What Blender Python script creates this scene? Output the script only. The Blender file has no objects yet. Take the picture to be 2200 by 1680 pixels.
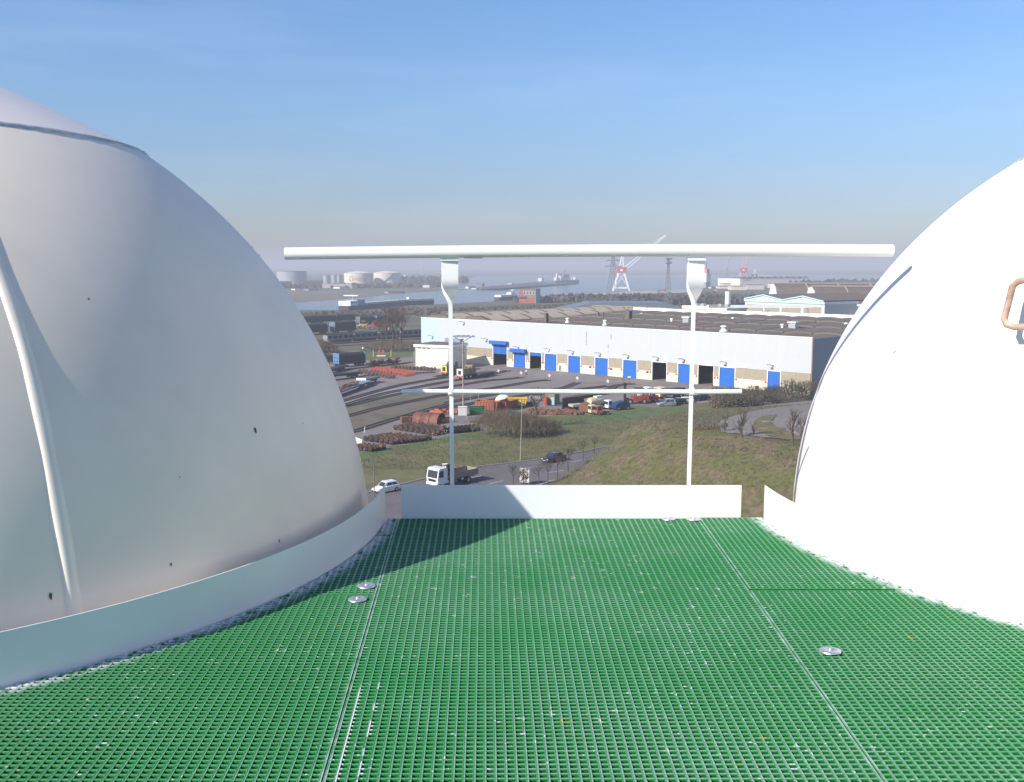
import bpy, bmesh, math, random
from mathutils import Vector, Matrix
random.seed(7)
S = bpy.context.scene
COL = S.collection
R = math.radians
# ------------------------------------------------------------------ camera, sky, sun, exposure
CAMZ = 30.0
F, CX, CY, PITCH = 2159.0, 1099.5, 840.0, R(7.07)
cam = bpy.data.cameras.new('camera'); cam.lens = 36 * F / 2199; cam.clip_start = .05; cam.clip_end = 60000
co = bpy.data.objects.new('camera', cam); COL.objects.link(co)
co.location = (0, 0, CAMZ); co.rotation_euler = (R(90) - PITCH, 0, 0); S.camera = co
SAZ, SEL = 34.0, 33.0                                  # light travels towards this azimuth (from +x to +y), falling SEL degrees
Ld = Vector((math.cos(R(SEL)) * math.cos(R(SAZ)), math.cos(R(SEL)) * math.sin(R(SAZ)), -math.sin(R(SEL))))
sun = bpy.data.lights.new('sun', 'SUN'); sun.energy = 5.0; sun.angle = R(.53); sun.color = (1, .945, .875)
so = bpy.data.objects.new('sun', sun); COL.objects.link(so); so.rotation_euler = Ld.to_track_quat('-Z', 'Y').to_euler(); so.location = (-30, -30, 80)
W = bpy.data.worlds.new('World'); S.world = W; W.use_nodes = True
wt = W.node_tree; wt.nodes.clear()
wo = wt.nodes.new('ShaderNodeOutputWorld'); bg = wt.nodes.new('ShaderNodeBackground'); sky = wt.nodes.new('ShaderNodeTexSky')
sky.sky_type = 'NISHITA'; sky.sun_disc = False; sky.sun_elevation = R(SEL); sky.sun_rotation = math.atan2(-Ld.x, -Ld.y)
sky.altitude = 0; sky.air_density = 1.0; sky.dust_density = .6; sky.ozone_density = 3.0
hs = wt.nodes.new('ShaderNodeHueSaturation'); hs.inputs['Saturation'].default_value = 1.10
# faint high streaks of cirrus and the purplish haze band low over the horizon, the same all the way round
tc = wt.nodes.new('ShaderNodeTexCoord'); sx = wt.nodes.new('ShaderNodeSeparateXYZ')
ramp = wt.nodes.new('ShaderNodeValToRGB'); rr = ramp.color_ramp
rr.elements[0].position = .0; rr.elements[0].color = (.45, .47, .58, 1)
e = rr.elements.new(.07); e.color = (.50, .515, .62, 1)
e = rr.elements.new(.16); e.color = (.65, .69, .77, 1)
rr.elements[-1].position = .27; rr.elements[-1].color = (.70, .77, .88, 1)
mx = wt.nodes.new('ShaderNodeMix'); mx.data_type = 'RGBA'; mx.blend_type = 'MULTIPLY'; mx.inputs[0].default_value = 1
mp = wt.nodes.new('ShaderNodeMapping'); mp.inputs['Scale'].default_value = (1.6, 1.6, 13); mp.inputs['Rotation'].default_value = (0, .16, 0)
cn = wt.nodes.new('ShaderNodeTexNoise'); cn.inputs['Scale'].default_value = 2.2; cn.inputs['Detail'].default_value = 6; cn.inputs['Roughness'].default_value = .55
cr = wt.nodes.new('ShaderNodeMapRange'); cr.inputs[1].default_value = .48; cr.inputs[2].default_value = .8; cr.inputs[3].default_value = 0; cr.inputs[4].default_value = .10
mc = wt.nodes.new('ShaderNodeMix'); mc.data_type = 'RGBA'; mc.inputs[7].default_value = (4.6, 5.2, 6.2, 1)
lk = wt.links.new
lk(sky.outputs[0], hs.inputs['Color']); lk(tc.outputs['Generated'], sx.inputs[0]); lk(sx.outputs[2], ramp.inputs[0])
lk(hs.outputs[0], mx.inputs[6]); lk(ramp.outputs[0], mx.inputs[7])
lk(tc.outputs['Generated'], mp.inputs[0]); lk(mp.outputs[0], cn.inputs['Vector']); lk(cn.outputs[0], cr.inputs[0])
lk(cr.outputs[0], mc.inputs[0]); lk(mx.outputs[2], mc.inputs[6]); lk(mc.outputs[2], bg.inputs[0]); lk(bg.outputs[0], wo.inputs[0])
bg.inputs[1].default_value = .145
S.view_settings.view_transform = 'Standard'; S.view_settings.look = 'None'; S.view_settings.exposure = .45; S.view_settings.gamma = 1
S.view_settings.use_curve_mapping = False
S.cycles.max_bounces = 8; S.cycles.volume_bounces = 0; S.cycles.transparent_max_bounces = 8

# ------------------------------------------------------------------ survey helpers: a sighted direction -> a point of the place
def ray(u, v):
    x = (u - CX) / F; y = -(v - CY) / F; c, s = math.cos(PITCH), math.sin(PITCH)
    return Vector((x, c + y * s, -s + y * c)).normalized()
def G(p, z=0.0):
    d = ray(*p); t = (CAMZ - z) / -d.z
    return Vector((d.x * t, d.y * t, z))
def AY(p, Y):
    d = ray(*p); t = Y / d.y
    return Vector((d.x * t, Y, CAMZ + d.z * t))
def reg(ox, oy, k): return lambda x, y: (ox + x / k, oy + y / k)
R1 = reg(514.6, 491.3, 4.702); R2 = reg(935.7, 491.3, 4.702); R3 = reg(1403.6, 491.3, 4.702)
R4 = reg(631.6, 643.3, 6.27); R5 = reg(865.5, 643.3, 6.27); R6 = reg(1169.6, 643.3, 6.27); R7 = reg(1462, 614, 5.374)
R8 = reg(690.1, 807.1, 5.985); S1 = reg(982.5, 807.1, 5.374); S2 = reg(1345.1, 807.1, 4.95)
def seg(p, q, z=0):
    a, b = G(p, z), G(q, z); d = b - a
    return (a + b) / 2, math.atan2(d.y, d.x), d.length

# ------------------------------------------------------------------ materials
MATS = {}
def mat(name, col, rough=.6, metal=0, ns=3.0, amt=.12, bump=0, coord='Object', col2=None, thr=None, ns2=None, coat=0):
    if name in MATS: return MATS[name]
    m = bpy.data.materials.new(name); m.use_nodes = True; MATS[name] = m
    t = m.node_tree; b = t.nodes['Principled BSDF']; n = t.nodes; L = t.links.new
    b.inputs['Roughness'].default_value = rough; b.inputs['Metallic'].default_value = metal
    if coat: b.inputs['Coat Weight'].default_value = coat; b.inputs['Coat Roughness'].default_value = .15
    if coord == 'World':
        g = n.new('ShaderNodeNewGeometry'); vec = g.outputs['Position']
    else:
        g = n.new('ShaderNodeTexCoord'); vec = g.outputs[coord]
    no = n.new('ShaderNodeTexNoise'); no.inputs['Scale'].default_value = ns; no.inputs['Detail'].default_value = 8; no.inputs['Roughness'].default_value = .62
    L(vec, no.inputs['Vector'])
    mr = n.new('ShaderNodeMapRange'); mr.inputs[1].default_value = .28; mr.inputs[2].default_value = .72
    mr.inputs[3].default_value = 1 - amt; mr.inputs[4].default_value = 1 + amt; L(no.outputs[0], mr.inputs[0])
    mi = n.new('ShaderNodeMix'); mi.data_type = 'RGBA'; mi.blend_type = 'MULTIPLY'; mi.inputs[0].default_value = 1
    mi.inputs[6].default_value = (*col, 1); L(mr.outputs[0], mi.inputs[7])
    out = mi.outputs[2]
    if col2:
        n2 = n.new('ShaderNodeTexNoise'); n2.inputs['Scale'].default_value = ns2 or ns * .35; n2.inputs['Detail'].default_value = 7; n2.inputs['Roughness'].default_value = .6
        L(vec, n2.inputs['Vector'])
        m2 = n.new('ShaderNodeMapRange'); a, c = thr or (.45, .6); m2.inputs[1].default_value = a; m2.inputs[2].default_value = c; L(n2.outputs[0], m2.inputs[0])
        m3 = n.new('ShaderNodeMix'); m3.data_type = 'RGBA'; L(m2.outputs[0], m3.inputs[0]); L(out, m3.inputs[6])
        m4 = n.new('ShaderNodeMix'); m4.data_type = 'RGBA'; m4.blend_type = 'MULTIPLY'; m4.inputs[0].default_value = 1; m4.inputs[6].default_value = (*col2, 1); L(mr.outputs[0], m4.inputs[7])
        L(m4.outputs[2], m3.inputs[7]); out = m3.outputs[2]
    L(out, b.inputs['Base Color'])
    if bump:
        bp = n.new('ShaderNodeBump'); bp.inputs['Strength'].default_value = min(1, bump); bp.inputs['Distance'].default_value = .02 if bump <= 1 else .02 * bump
        L(no.outputs[0], bp.inputs['Height']); L(bp.outputs[0], b.inputs['Normal'])
    return m
def stripes(m, scale, axis, dist=.03, strength=.6):
    """fine corrugation as relief on a sheet"""
    t = m.node_tree; n = t.nodes; L = t.links.new; b = n['Principled BSDF']
    g = n.new('ShaderNodeTexCoord'); w = n.new('ShaderNodeTexWave'); w.wave_type = 'BANDS'; w.bands_direction = axis
    w.inputs['Scale'].default_value = scale; w.inputs['Distortion'].default_value = 0
    L(g.outputs['Object'], w.inputs['Vector']); bp = n.new('ShaderNodeBump'); bp.inputs['Strength'].default_value = strength; bp.inputs['Distance'].default_value = dist
    L(w.outputs['Fac'] if 'Fac' in w.outputs else w.outputs[1], bp.inputs['Height']); L(bp.outputs[0], b.inputs['Normal']); return m
white = mat('white_paint', (.78, .78, .76), .35, ns=1.5, amt=.03, coat=.2)
domep = mat('dome_paint', (.88, .765, .625), .48, ns=1.1, amt=.075, coat=.08, bump=.03, col2=(.74, .64, .525), ns2=.9, thr=(.45, .75))
domec = mat('cap_paint', (.84, .745, .64), .36, ns=1.5, amt=.05, coat=.3)
sealm = mat('sealant', (.42, .45, .46), .5, ns=14, amt=.35)
ribm = mat('rib_paint', (.84, .75, .64), .45, ns=5, amt=.05, coat=.1)
toep = mat('toe_board_paint', (.78, .78, .775), .38, ns=2.5, amt=.035, coat=.25)
rust = mat('rust', (.16, .075, .04), .85, ns=9, amt=.4, bump=.4)
rustw = mat('worn_handle', (.50, .37, .27), .6, ns=16, amt=.22, col2=(.24, .14, .09), thr=(.48, .66), ns2=5)
galv = mat('galvanised', (.55, .57, .58), .38, .7, ns=30, amt=.2)
asph = mat('asphalt', (.165, .138, .128), .9, ns=.25, amt=.16, coord='World', bump=.2, col2=(.21, .178, .16), ns2=.05, thr=(.42, .62))
roadm = mat('road_asphalt', (.105, .095, .098), .88, ns=.5, amt=.12, coord='World', col2=(.135, .115, .112), ns2=.09)
kerbm = mat('kerb_stone', (.25, .23, .21), .9, ns=4)
earth = mat('ground_earth', (.115, .098, .062), .95, ns=.04, amt=.25, coord='World', col2=(.075, .082, .035), ns2=.012, thr=(.42, .6))
moss = mat('yard_moss', (.135, .105, .075), .95, ns=.3, amt=.22, coord='World', col2=(.085, .08, .045), ns2=.07)
ballast = mat('ballast', (.235, .215, .20), .95, ns=1.6, amt=.25, coord='World', bump=.5)
grassm = mat('grass', (.098, .098, .030), .95, ns=.32, amt=.33, coord='World', bump=2, col2=(.135, .115, .045), ns2=.11, thr=(.40, .62))
grassg = mat('fresh_grass', (.072, .115, .028), .95, ns=.4, amt=.30, coord='World', bump=2, col2=(.10, .10, .035), ns2=.12, thr=(.5, .68))
moundm = mat('mound_grass', (.088, .085, .027), .95, ns=1.6, amt=.48, coord='World', bump=5, col2=(.118, .09, .05), ns2=.30, thr=(.46, .60))
gravel = mat('gravel', (.175, .15, .14), .95, ns=.8, amt=.15, coord='World', col2=(.20, .175, .16), ns2=.12)
waterm = mat('water', (.035, .075, .105), .16, ns=.02, amt=.08, coord='World')
steel = mat('rail_steel', (.085, .068, .058), .6, .3, ns=1)
black = mat('black_paint', (.018, .018, .02), .5, ns=2, amt=.3)
tarp = mat('tarpaulin', (.028, .03, .034), .7, ns=.6, amt=.3)
glass = mat('window_glass', (.03, .04, .045), .06, ns=2, amt=.1)
tyre = mat('tyre', (.018, .018, .018), .85)
blued = mat('blue_shutter', (.012, .12, .44), .45, ns=.7, amt=.10)
clad = mat('cladding', (.475, .495, .52), .5, ns=.25, amt=.02)
cladb = mat('cladding_blue', (.42, .53, .64), .5, ns=.25, amt=.02)
stripes(clad, 1.1, 'X', .05, .5); stripes(cladb, 1.1, 'X', .05, .5)
claddk = mat('cladding_end_shade', (.30, .32, .345), .6, ns=.2, amt=.05)  # darkened cladding: shade of the end and side walls put into its colour
beige = mat('beige_cladding', (.33, .285, .20), .6, ns=.8, amt=.10); stripes(beige, .9, 'X', .06, .7)
cream = mat('cream_render', (.68, .60, .45), .8, ns=.5, amt=.08, col2=(.58, .48, .34), ns2=.25, thr=(.55, .75))
roofb = mat('roof_brown', (.135, .105, .083), .9, ns=.4, amt=.16)
fascia = mat('roof_fascia', (.155, .128, .10), .9, ns=3, amt=.25)
skylt = mat('skylight_sheet', (.42, .34, .235), .6, ns=.5, amt=.1)
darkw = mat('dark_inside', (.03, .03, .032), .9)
redm = mat('red_paint', (.42, .035, .022), .5, ns=2, amt=.15)
orange = mat('orange_paint', (.42, .095, .045), .6, ns=3, amt=.3)
redlead = mat('red_lead', (.33, .062, .035), .8, ns=3, amt=.35)
skiprust = mat('skip_red', (.34, .088, .045), .7, ns=.9, amt=.25, col2=(.20, .06, .035), ns2=.4)
yellow = mat('yellow_paint', (.70, .47, .06), .5, ns=1.5, amt=.12)
yellrail = mat('yellow_rail', (.55, .42, .14), .6)
green = mat('green_paint', (.02, .14, .055), .6, ns=2, amt=.2)
wood = mat('weathered_wood', (.26, .22, .18), .9, ns=4, amt=.2)
bark = mat('bark', (.085, .062, .048), .95, ns=4, amt=.3)
twig = mat('twigs', (.105, .072, .055), .95, ns=2, amt=.3)
leafd = mat('scrub', (.04, .05, .02), .95, ns=1, amt=.4)
scrubb = mat('brown_scrub', (.075, .055, .035), .95, ns=1, amt=.35)
conc = mat('concrete', (.34, .32, .29), .9, ns=.4, amt=.12)
creamt = mat('tank_cream', (.74, .66, .53), .5, ns=.2, amt=.04)
greyt = mat('tank_grey', (.36, .38, .39), .6, ns=.2, amt=.1)
brick = mat('brick_red', (.36, .095, .055), .9, ns=1, amt=.15)
brickg = mat('grey_brown_render', (.24, .18, .15), .9, ns=.5, amt=.1)
mint = mat('mint_fascia', (.50, .74, .68), .5)
lightw = mat('light_cladding', (.54, .57, .60), .5, ns=.3, amt=.03)
wbright = mat('bright_white', (.8, .8, .78), .4, ns=2, amt=.04)
silver = mat('silver_car_paint', (.42, .44, .46), .3, .6, coat=.6)
whitec = mat('white_car_paint', (.74, .74, .74), .3, coat=.6)
blackc = mat('black_car_paint', (.012, .012, .015), .25, coat=.7)
bluec = mat('dark_blue_car_paint', (.025, .03, .085), .3, .3, coat=.6)
lamp = mat('lamp_glass', (.75, .75, .72), .15)
beigep = mat('beige_machine', (.60, .50, .30), .6, ns=2, amt=.15)
bluegrey = mat('blue_grey_paint', (.19, .26, .35), .6, ns=1, amt=.15)
skin = mat('skin', (.55, .36, .27), .6)
stone = mat('stones', (.11, .085, .072), .95, ns=3, amt=.3)
orchid = mat('crane_red', (.50, .10, .10), .6)
craneg = mat('crane_white', (.78, .76, .73), .6)
lattice = mat('lattice_steel', (.15, .15, .155), .7)

# ------------------------------------------------------------------ mesh builder
class MB:
    def __init__(s): s.v = []; s.f = []; s.m = []; s.cur = 0
    def add(s, vs, fs):
        o = len(s.v); s.v += [tuple(x) for x in vs]
        for f in fs: s.f.append(tuple(o + i for i in f)); s.m.append(s.cur)
        return s
    def box(s, c, d, rz=0, ry=0):
        M = Matrix.Rotation(rz, 3, 'Z') @ Matrix.Rotation(ry, 3, 'Y'); c = Vector(c)
        vs = [c + M @ Vector((x * d[0] / 2, y * d[1] / 2, z * d[2] / 2)) for x in (-1, 1) for y in (-1, 1) for z in (-1, 1)]
        return s.add(vs, [(0, 1, 3, 2), (4, 6, 7, 5), (0, 4, 5, 1), (2, 3, 7, 6), (0, 2, 6, 4), (1, 5, 7, 3)])
    def b2(s, a, b): return s.box([(a[i] + b[i]) / 2 for i in range(3)], [abs(b[i] - a[i]) for i in range(3)])
    def tube(s, P, r, n=8, cap=True):
        P = [Vector(p) for p in P]; rs = r if isinstance(r, (list, tuple)) else [r] * len(P); vs = []; fs = []
        ref = None
        for i, p in enumerate(P):
            t = (P[min(i + 1, len(P) - 1)] - P[max(i - 1, 0)]).normalized()
            if ref is None: ref = Vector((0, 0, 1)) if abs(t.z) < .9 else Vector((1, 0, 0))
            a = t.cross(ref).normalized(); b = t.cross(a)
            ref = -b if False else ref
            for k in range(n):
                w = 2 * math.pi * k / n; vs.append(p + (a * math.cos(w) + b * math.sin(w)) * rs[i])
        for i in range(len(P) - 1):
            for k in range(n):
                j = (k + 1) % n; fs.append((i * n + k, i * n + j, (i + 1) * n + j, (i + 1) * n + k))
        if cap: fs.append(tuple(range(n))[::-1]); fs.append(tuple((len(P) - 1) * n + k for k in range(n)))
        return s.add(vs, fs)
    def lathe(s, prof, n=32, c=(0, 0, 0), a0=0, a1=2 * math.pi, axis='z'):
        full = abs(a1 - a0 - 2 * math.pi) < 1e-6; m = n if full else n + 1; vs = []; fs = []
        for r, z in prof:
            for k in range(m):
                w = a0 + (a1 - a0) * k / n
                p = (r * math.cos(w), r * math.sin(w), z)
                if axis == 'y': p = (p[0], p[2], p[1])
                if axis == 'x': p = (p[2], p[0], p[1])
                vs.append((p[0] + c[0], p[1] + c[1], p[2] + c[2]))
        for i in range(len(prof) - 1):
            for k in range(n):
                j = (k + 1) % m; fs.append((i * m + k, i * m + j, (i + 1) * m + j, (i + 1) * m + k))
        return s.add(vs, fs)
    def prism(s, poly, z0, z1):
        n = len(poly); vs = [(x, y, z0) for x, y in poly] + [(x, y, z1) for x, y in poly]
        return s.add(vs, [tuple(range(n))[::-1], tuple(range(n, 2 * n))] + [(i, (i + 1) % n, n + (i + 1) % n, n + i) for i in range(n)])
    def sheet(s, poly): return s.add(poly, [tuple(range(len(poly)))])
    def prof(s, poly, y0, y1):
        """polygon in the xz plane drawn out along y"""
        n = len(poly); vs = [(x, y0, z) for x, z in poly] + [(x, y1, z) for x, z in poly]
        return s.add(vs, [tuple(range(n)), tuple(range(n, 2 * n))[::-1]] + [(i, n + i, n + (i + 1) % n, (i + 1) % n) for i in range(n)])
    def loft(s, rings, cap=True):
        n = len(rings[0]); vs = [p for r in rings for p in r]; fs = []
        for i in range(len(rings) - 1):
            for k in range(n):
                j = (k + 1) % n; fs.append((i * n + k, i * n + j, (i + 1) * n + j, (i + 1) * n + k))
        if cap: fs.append(tuple(range(n))[::-1]); fs.append(tuple((len(rings) - 1) * n + k for k in range(n)))
        return s.add(vs, fs)
    def blob(s, c, d, seed=0, n=6, k=.25):
        rd = random.Random(seed); vs = []; fs = []
        for i in range(n + 1):
            for j in range(2 * n):
                a = math.pi * i / n; w = math.pi * j / n; q = 1 + rd.uniform(-k, k)
                vs.append((c[0] + d[0] / 2 * q * math.sin(a) * math.cos(w), c[1] + d[1] / 2 * q * math.sin(a) * math.sin(w), c[2] + d[2] / 2 * q * math.cos(a)))
        for i in range(n):
            for j in range(2 * n):
                fs.append((i * 2 * n + j, (i + 1) * 2 * n + j, (i + 1) * 2 * n + (j + 1) % (2 * n), i * 2 * n + (j + 1) % (2 * n)))
        return s.add(vs, fs)
    def build(s, name, mats, parent=None, smooth=False, fix=True):
        me = bpy.data.meshes.new(name); me.from_pydata(s.v, [], s.f)
        for m in (mats if isinstance(mats, (list, tuple)) else [mats]): me.materials.append(m)
        if any(s.m): me.polygons.foreach_set('material_index', s.m)
        if fix and len(s.f) < 60000:
            bm = bmesh.new(); bm.from_mesh(me); bmesh.ops.recalc_face_normals(bm, faces=bm.faces); bm.to_mesh(me); bm.free()
        if smooth:
            me.polygons.foreach_set('use_smooth', [True] * len(me.polygons))
            try: me.set_sharp_from_angle(angle=R(40))
            except Exception: pass
        me.update(); o = bpy.data.objects.new(name, me); COL.objects.link(o)
        if parent: o.parent = parent
        return o
def tag(o, label=None, cat=None, group=None, kind=None):
    if label: o['label'] = label
    if cat: o['category'] = cat
    if group: o['group'] = group
    if kind: o['kind'] = kind
    return o
def thing(name, label, cat, loc=(0, 0, 0), rz=0, group=None):
    o = bpy.data.objects.new(name, None); o.empty_display_size = .1; COL.objects.link(o)
    o.location = loc; o.rotation_euler = (0, 0, rz); return tag(o, label, cat, group)
def kids(o): return [c for c in o.children]
def copy_tree(o, parent=None):
    c = o.copy(); COL.objects.link(c); c.parent = parent
    for ch in kids(o): copy_tree(ch, c)
    return c
def link(name, me, parent, loc=(0, 0, 0), rot=(0, 0, 0), sc=(1, 1, 1)):
    o = bpy.data.objects.new(name, me); COL.objects.link(o); o.parent = parent; o.location = loc; o.rotation_euler = rot; o.scale = sc; return o
def struct(o): return tag(o, kind='structure')

# ------------------------------------------------------------------ ground, roads, water
def mound_h(x, y):
    """grassy bank right of the road: steep towards the road and the tank, falling gently back to yard level"""
    P = MC; best = 1e9; sgn = 1
    for i in range(len(P) - 1):
        ax, ay = P[i]; bx, by = P[i + 1]; dx, dy = bx - ax, by - ay
        t = max(0, min(1, ((x - ax) * dx + (y - ay) * dy) / (dx * dx + dy * dy)))
        qx, qy = ax + t * dx, ay + t * dy; d = math.hypot(x - qx, y - qy)
        if d < best:
            best = d; sgn = 1 if dx * (y - qy) - dy * (x - qx) > 0 else -1   # right of the line (walking outwards) = outside
    s = best if sgn > 0 else 0
    back = max(0, min(1, (236 - y - .25 * max(0, 60 - x)) / 92)); back = back * back * (3 - 2 * back)
    w = 17 if y < 138 else max(8, 17 - (y - 138) * .55)
    f = max(0, 1 - s / w)
    return MH * (f * f * (3 - 2 * f) * .45 + f * .55) * back
MH = 8.0
MC = [(110, 62), (60, 92), (38, 118), (28, 133), (21.5, 143), (20.5, 150), (26, 162), (38, 178), (60, 200)]
def hz(x, y): return mound_h(x, y)
def grid_sheet(name, m, z, a, b, step, hf=None):
    mb = MB(); nx = int((b[0] - a[0]) / step); ny = int((b[1] - a[1]) / step)
    for j in range(ny + 1):
        for i in range(nx + 1):
            x = a[0] + i * step; y = a[1] + j * step; mb.v.append((x, y, z + (hf(x, y) if hf else 0)))
    for j in range(ny):
        for i in range(nx):
            q = j * (nx + 1) + i; mb.f.append((q, q + 1, q + nx + 2, q + nx + 1)); mb.m.append(0)
    return mb.build(name, m, smooth=True, fix=False)
g = MB().sheet([(-26000, -26000, 0), (26000, -26000, 0), (26000, 26000, 0), (-26000, 26000, 0)]).build('ground', earth); struct(g)
def patch(name, m, pts, z): 
    return struct(MB().sheet([G(p, z) if not isinstance(p, Vector) else Vector((p.x, p.y, z)) for p in pts]).build(name, m))
V = lambda x, y: Vector((x, y, 0))
# the whole rail yard
patch('yard_paving', asph, [V(-160, 60), V(30, 120), V(44, 160), V(120, 180), V(150, 190), V(-10, 350), R4(1600, 640), R4(900, 690), R4(100, 760), V(-160, 350)], .004)
patch('yard_dirt', moss, [R8(-700, 560), R8(0, 470), R8(330, 400), R8(1000, 260), R8(1640, 150), R5(700, 1290), R5(1250, 1260), R5(1500, 1250), R5(620, 1400), R8(1000, 545), R8(390, 700), R8(-700, 900)], .012)
patch('ballast_bed', ballast, [R8(-500, 560), R8(250, 330), R8(700, 215), R8(1000, 150), R8(1330, 95), R8(1330, 120), R8(1010, 205), R8(700, 280), R8(290, 395), R8(-500, 640)], .016)
patch('grass_field', grassm, [V(-150, 30), R8(480, 985), R8(830, 930), R8(1390, 835), R8(1640, 770), R8(2090, 705), S1(330, 640), S1(430, 520), S1(900, 470), S1(1300, 458), S1(1560, 450), S1(1900, 370), S2(0, 312), S2(350, 342), S2(690, 306), S2(860, 285), V(62, 205), V(70, 120), V(30, 60), V(-60, 60)], .020)
patch('lush_verge', grassg, [R8(480, 992), R8(830, 938), R8(1390, 842), R8(1640, 778), R8(2090, 720), S1(330, 660), S1(900, 500), S1(1300, 470), S1(1560, 462), S1(1900, 382), S2(0, 325), S2(350, 355), S2(690, 320), S2(650, 420), S2(300, 440), S1(1900, 500), S1(1300, 580), S1(800, 700), S1(300, 720), R8(1640, 850), R8(900, 990), R8(520, 1080)], .024)
farE = [G(R8(-900, 1640)), G((785, 1061)), G((909, 1030)), G((1032.7, 1002.6)), G((1165, 987.2)), G((1224.4, 976.5)), G((1290, 963)), G((1420, 935)), G((1560, 905))]
off = lambda P, d: [p + Vector((.70, -.71, 0)) * d for p in P]
RW = [24, 19, 16.5, 14.6, 13.5, 13.5, 13.5, 13.5, 13.5]
nearE = [p + Vector((.70, -.71, 0)) * d for p, d in zip(farE, RW)]
rd = farE + nearE[::-1]
patch('road', roadm, rd, .028)
kb = MB()
for E_ in (off(farE, -.15), off(nearE, .1)):
    for a, b in zip(E_, E_[1:]):
        d = b - a; kb.box(((a.x + b.x) / 2, (a.y + b.y) / 2, .06), (d.length, .3, .13), math.atan2(d.y, d.x))
struct(kb.build('kerb', kerbm))
mk = MB()
for dd, per, ln in ((4.6, 9, 3), (9.2, 9, 3)):
    E_ = off(farE, dd)
    for a, b in zip(E_, E_[1:]):
        d = (b - a); n = max(1, int(d.length / per))
        for i in range(n):
            p = a + d * ((i + .5) / n); t = d.normalized(); w = Vector((-t.y, t.x, 0)) * .09
            mk.sheet([Vector((*(p + t * s_ * ln / 2 + w * k).xy, .034)) for s_, k in ((-1, -1), (1, -1), (1, 1), (-1, 1))])
E_ = off(nearE, -.4)
for a, b in zip(E_, E_[1:]):
    t = (b - a).normalized(); w = Vector((-t.y, t.x, 0)) * .07
    mk.sheet([Vector((*(p + w * k).xy, .034)) for p, k in ((a, -1), (b, -1), (b, 1), (a, 1))])
struct(mk.build('road_marking', mat('road_paint', (.42, .40, .38), .8, ns=2, amt=.25, coord='World')))
# meadow strip and canal
patch('far_meadow', grassg, [R4(380, 790), R4(900, 695), R4(1600, 655), R4(1600, 770), R4(940, 815), R4(430, 880)], .012)
nearb = [R1(-2200, 840), R1(600, 822), R1(1050, 825), R1(1700, 775), R1(1950, 768), R2(0, 765), R2(600, 735), R2(840, 702), R2(1080, 690), R2(1360, 668), R2(1560, 690), R2(1560, 660), R2(1360, 655), R2(2200, 618), R3(480, 600), R3(520, 585), R3(1000, 566), R3(2400, 560), R3(6000, 560)]
farb = [R3(9000, 470), R3(-900, 466), R2(1050, 470), R2(420, 478), R2(300, 520), R2(-60, 545), R2(20, 608), R2(400, 612), R1(1700, 645), R1(1300, 692), R1(530, 750), R1(-2200, 790)]
patch('canal_water', waterm, nearb + farb, .05)
patch('far_bank', mat('far_bank_soil', (.15, .125, .085), .95, ns=.02, amt=.2, coord='World'), [R1(-2200, 620), R1(300, 618), R1(1200, 625), R1(1700, 620), R2(0, 590), R2(100, 600), R1(1700, 643), R1(1300, 690), R1(530, 748), R1(-2200, 788)], .06)
patch('quay', conc, [R2(1365, 660), R2(2200, 620), R3(480, 603), R3(480, 640), R2(2200, 660), R2(1560, 690)], .3)
patch('breakwater', mat('breakwater_rock', (.07, .075, .08), .9, ns=.05, amt=.3, coord='World'), [R2(380, 600), R2(640, 575), R2(1060, 533), R2(1420, 533), R2(1420, 548), R2(1060, 575), R2(640, 605)], 2.0)
# mound
xm0, ym0, st = -4, 62, .8
def mh2(x, y):
    h = mound_h(x, y)
    k = min(1, h / 1.2)
    k *= 1 - max(0, min(1, (x - 24) / 6)) * max(0, min(1, (y - 138) / 8))
    return h + k * (.16 * math.sin(x * .9 + 1.3 * math.sin(y * .53)) * math.sin(y * .8 + math.sin(x * .4)) + .10 * math.sin(x * 2.3 + y * 1.1) * math.sin(y * 2.1 - x * .7)) - (.25 if h < .02 else 0)
mo = grid_sheet('grass_mound', moundm, 0, (xm0, ym0), (118, 236), st, mh2); struct(mo)
def GM(p):
    z = 5.0
    for _ in range(14):
        q = G(p, z); z = .5 * z + .5 * max(0, mh2(q.x, q.y))
    q = G(p, z); q.z = max(0, mh2(q.x, q.y)); return q
def drape(name, m, pts, z=6, lift=.07):
    """a strip laid over the mound: filled polygon cut into small pieces that follow the slope"""
    P = [GM(p) for p in pts]; bm = bmesh.new(); f = bm.faces.new([bm.verts.new((p.x, p.y, 0)) for p in P])
    bmesh.ops.triangulate(bm, faces=bm.faces[:])
    for it in range(7):
        es = [e_ for e_ in bm.edges if e_.calc_length() > 2.0]
        if not es: break
        bmesh.ops.subdivide_edges(bm, edges=es, cuts=1); bmesh.ops.triangulate(bm, faces=bm.faces[:])
    for v_ in bm.verts: v_.co.z = max(mh2(v_.co.x, v_.co.y), 0) + lift
    bmesh.ops.recalc_face_normals(bm, faces=bm.faces)
    me = bpy.data.meshes.new(name); bm.to_mesh(me); bm.free(); me.materials.append(m); o = bpy.data.objects.new(name, me); COL.objects.link(o); return struct(o)
drape('gravel_track', gravel, [S2(2250, 280), S2(1800, 320), S2(1400, 375), S2(1180, 425), S2(1010, 480), S2(960, 540), S2(1010, 600), S2(1300, 640), S2(1700, 690), S2(2250, 750)], 4.6, .10)
drape('grass_island', mat('dry_grass', (.13, .105, .045), .95, ns=1, amt=.35, coord='World', bump=2), [S2(1600, 420), S2(1440, 440), S2(1350, 500), S2(1360, 570), S2(1480, 640), S2(1700, 690), S2(2250, 740), S2(2250, 720), S2(1900, 660), S2(1600, 560), S2(1540, 500)], 4.6, .15)
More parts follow.
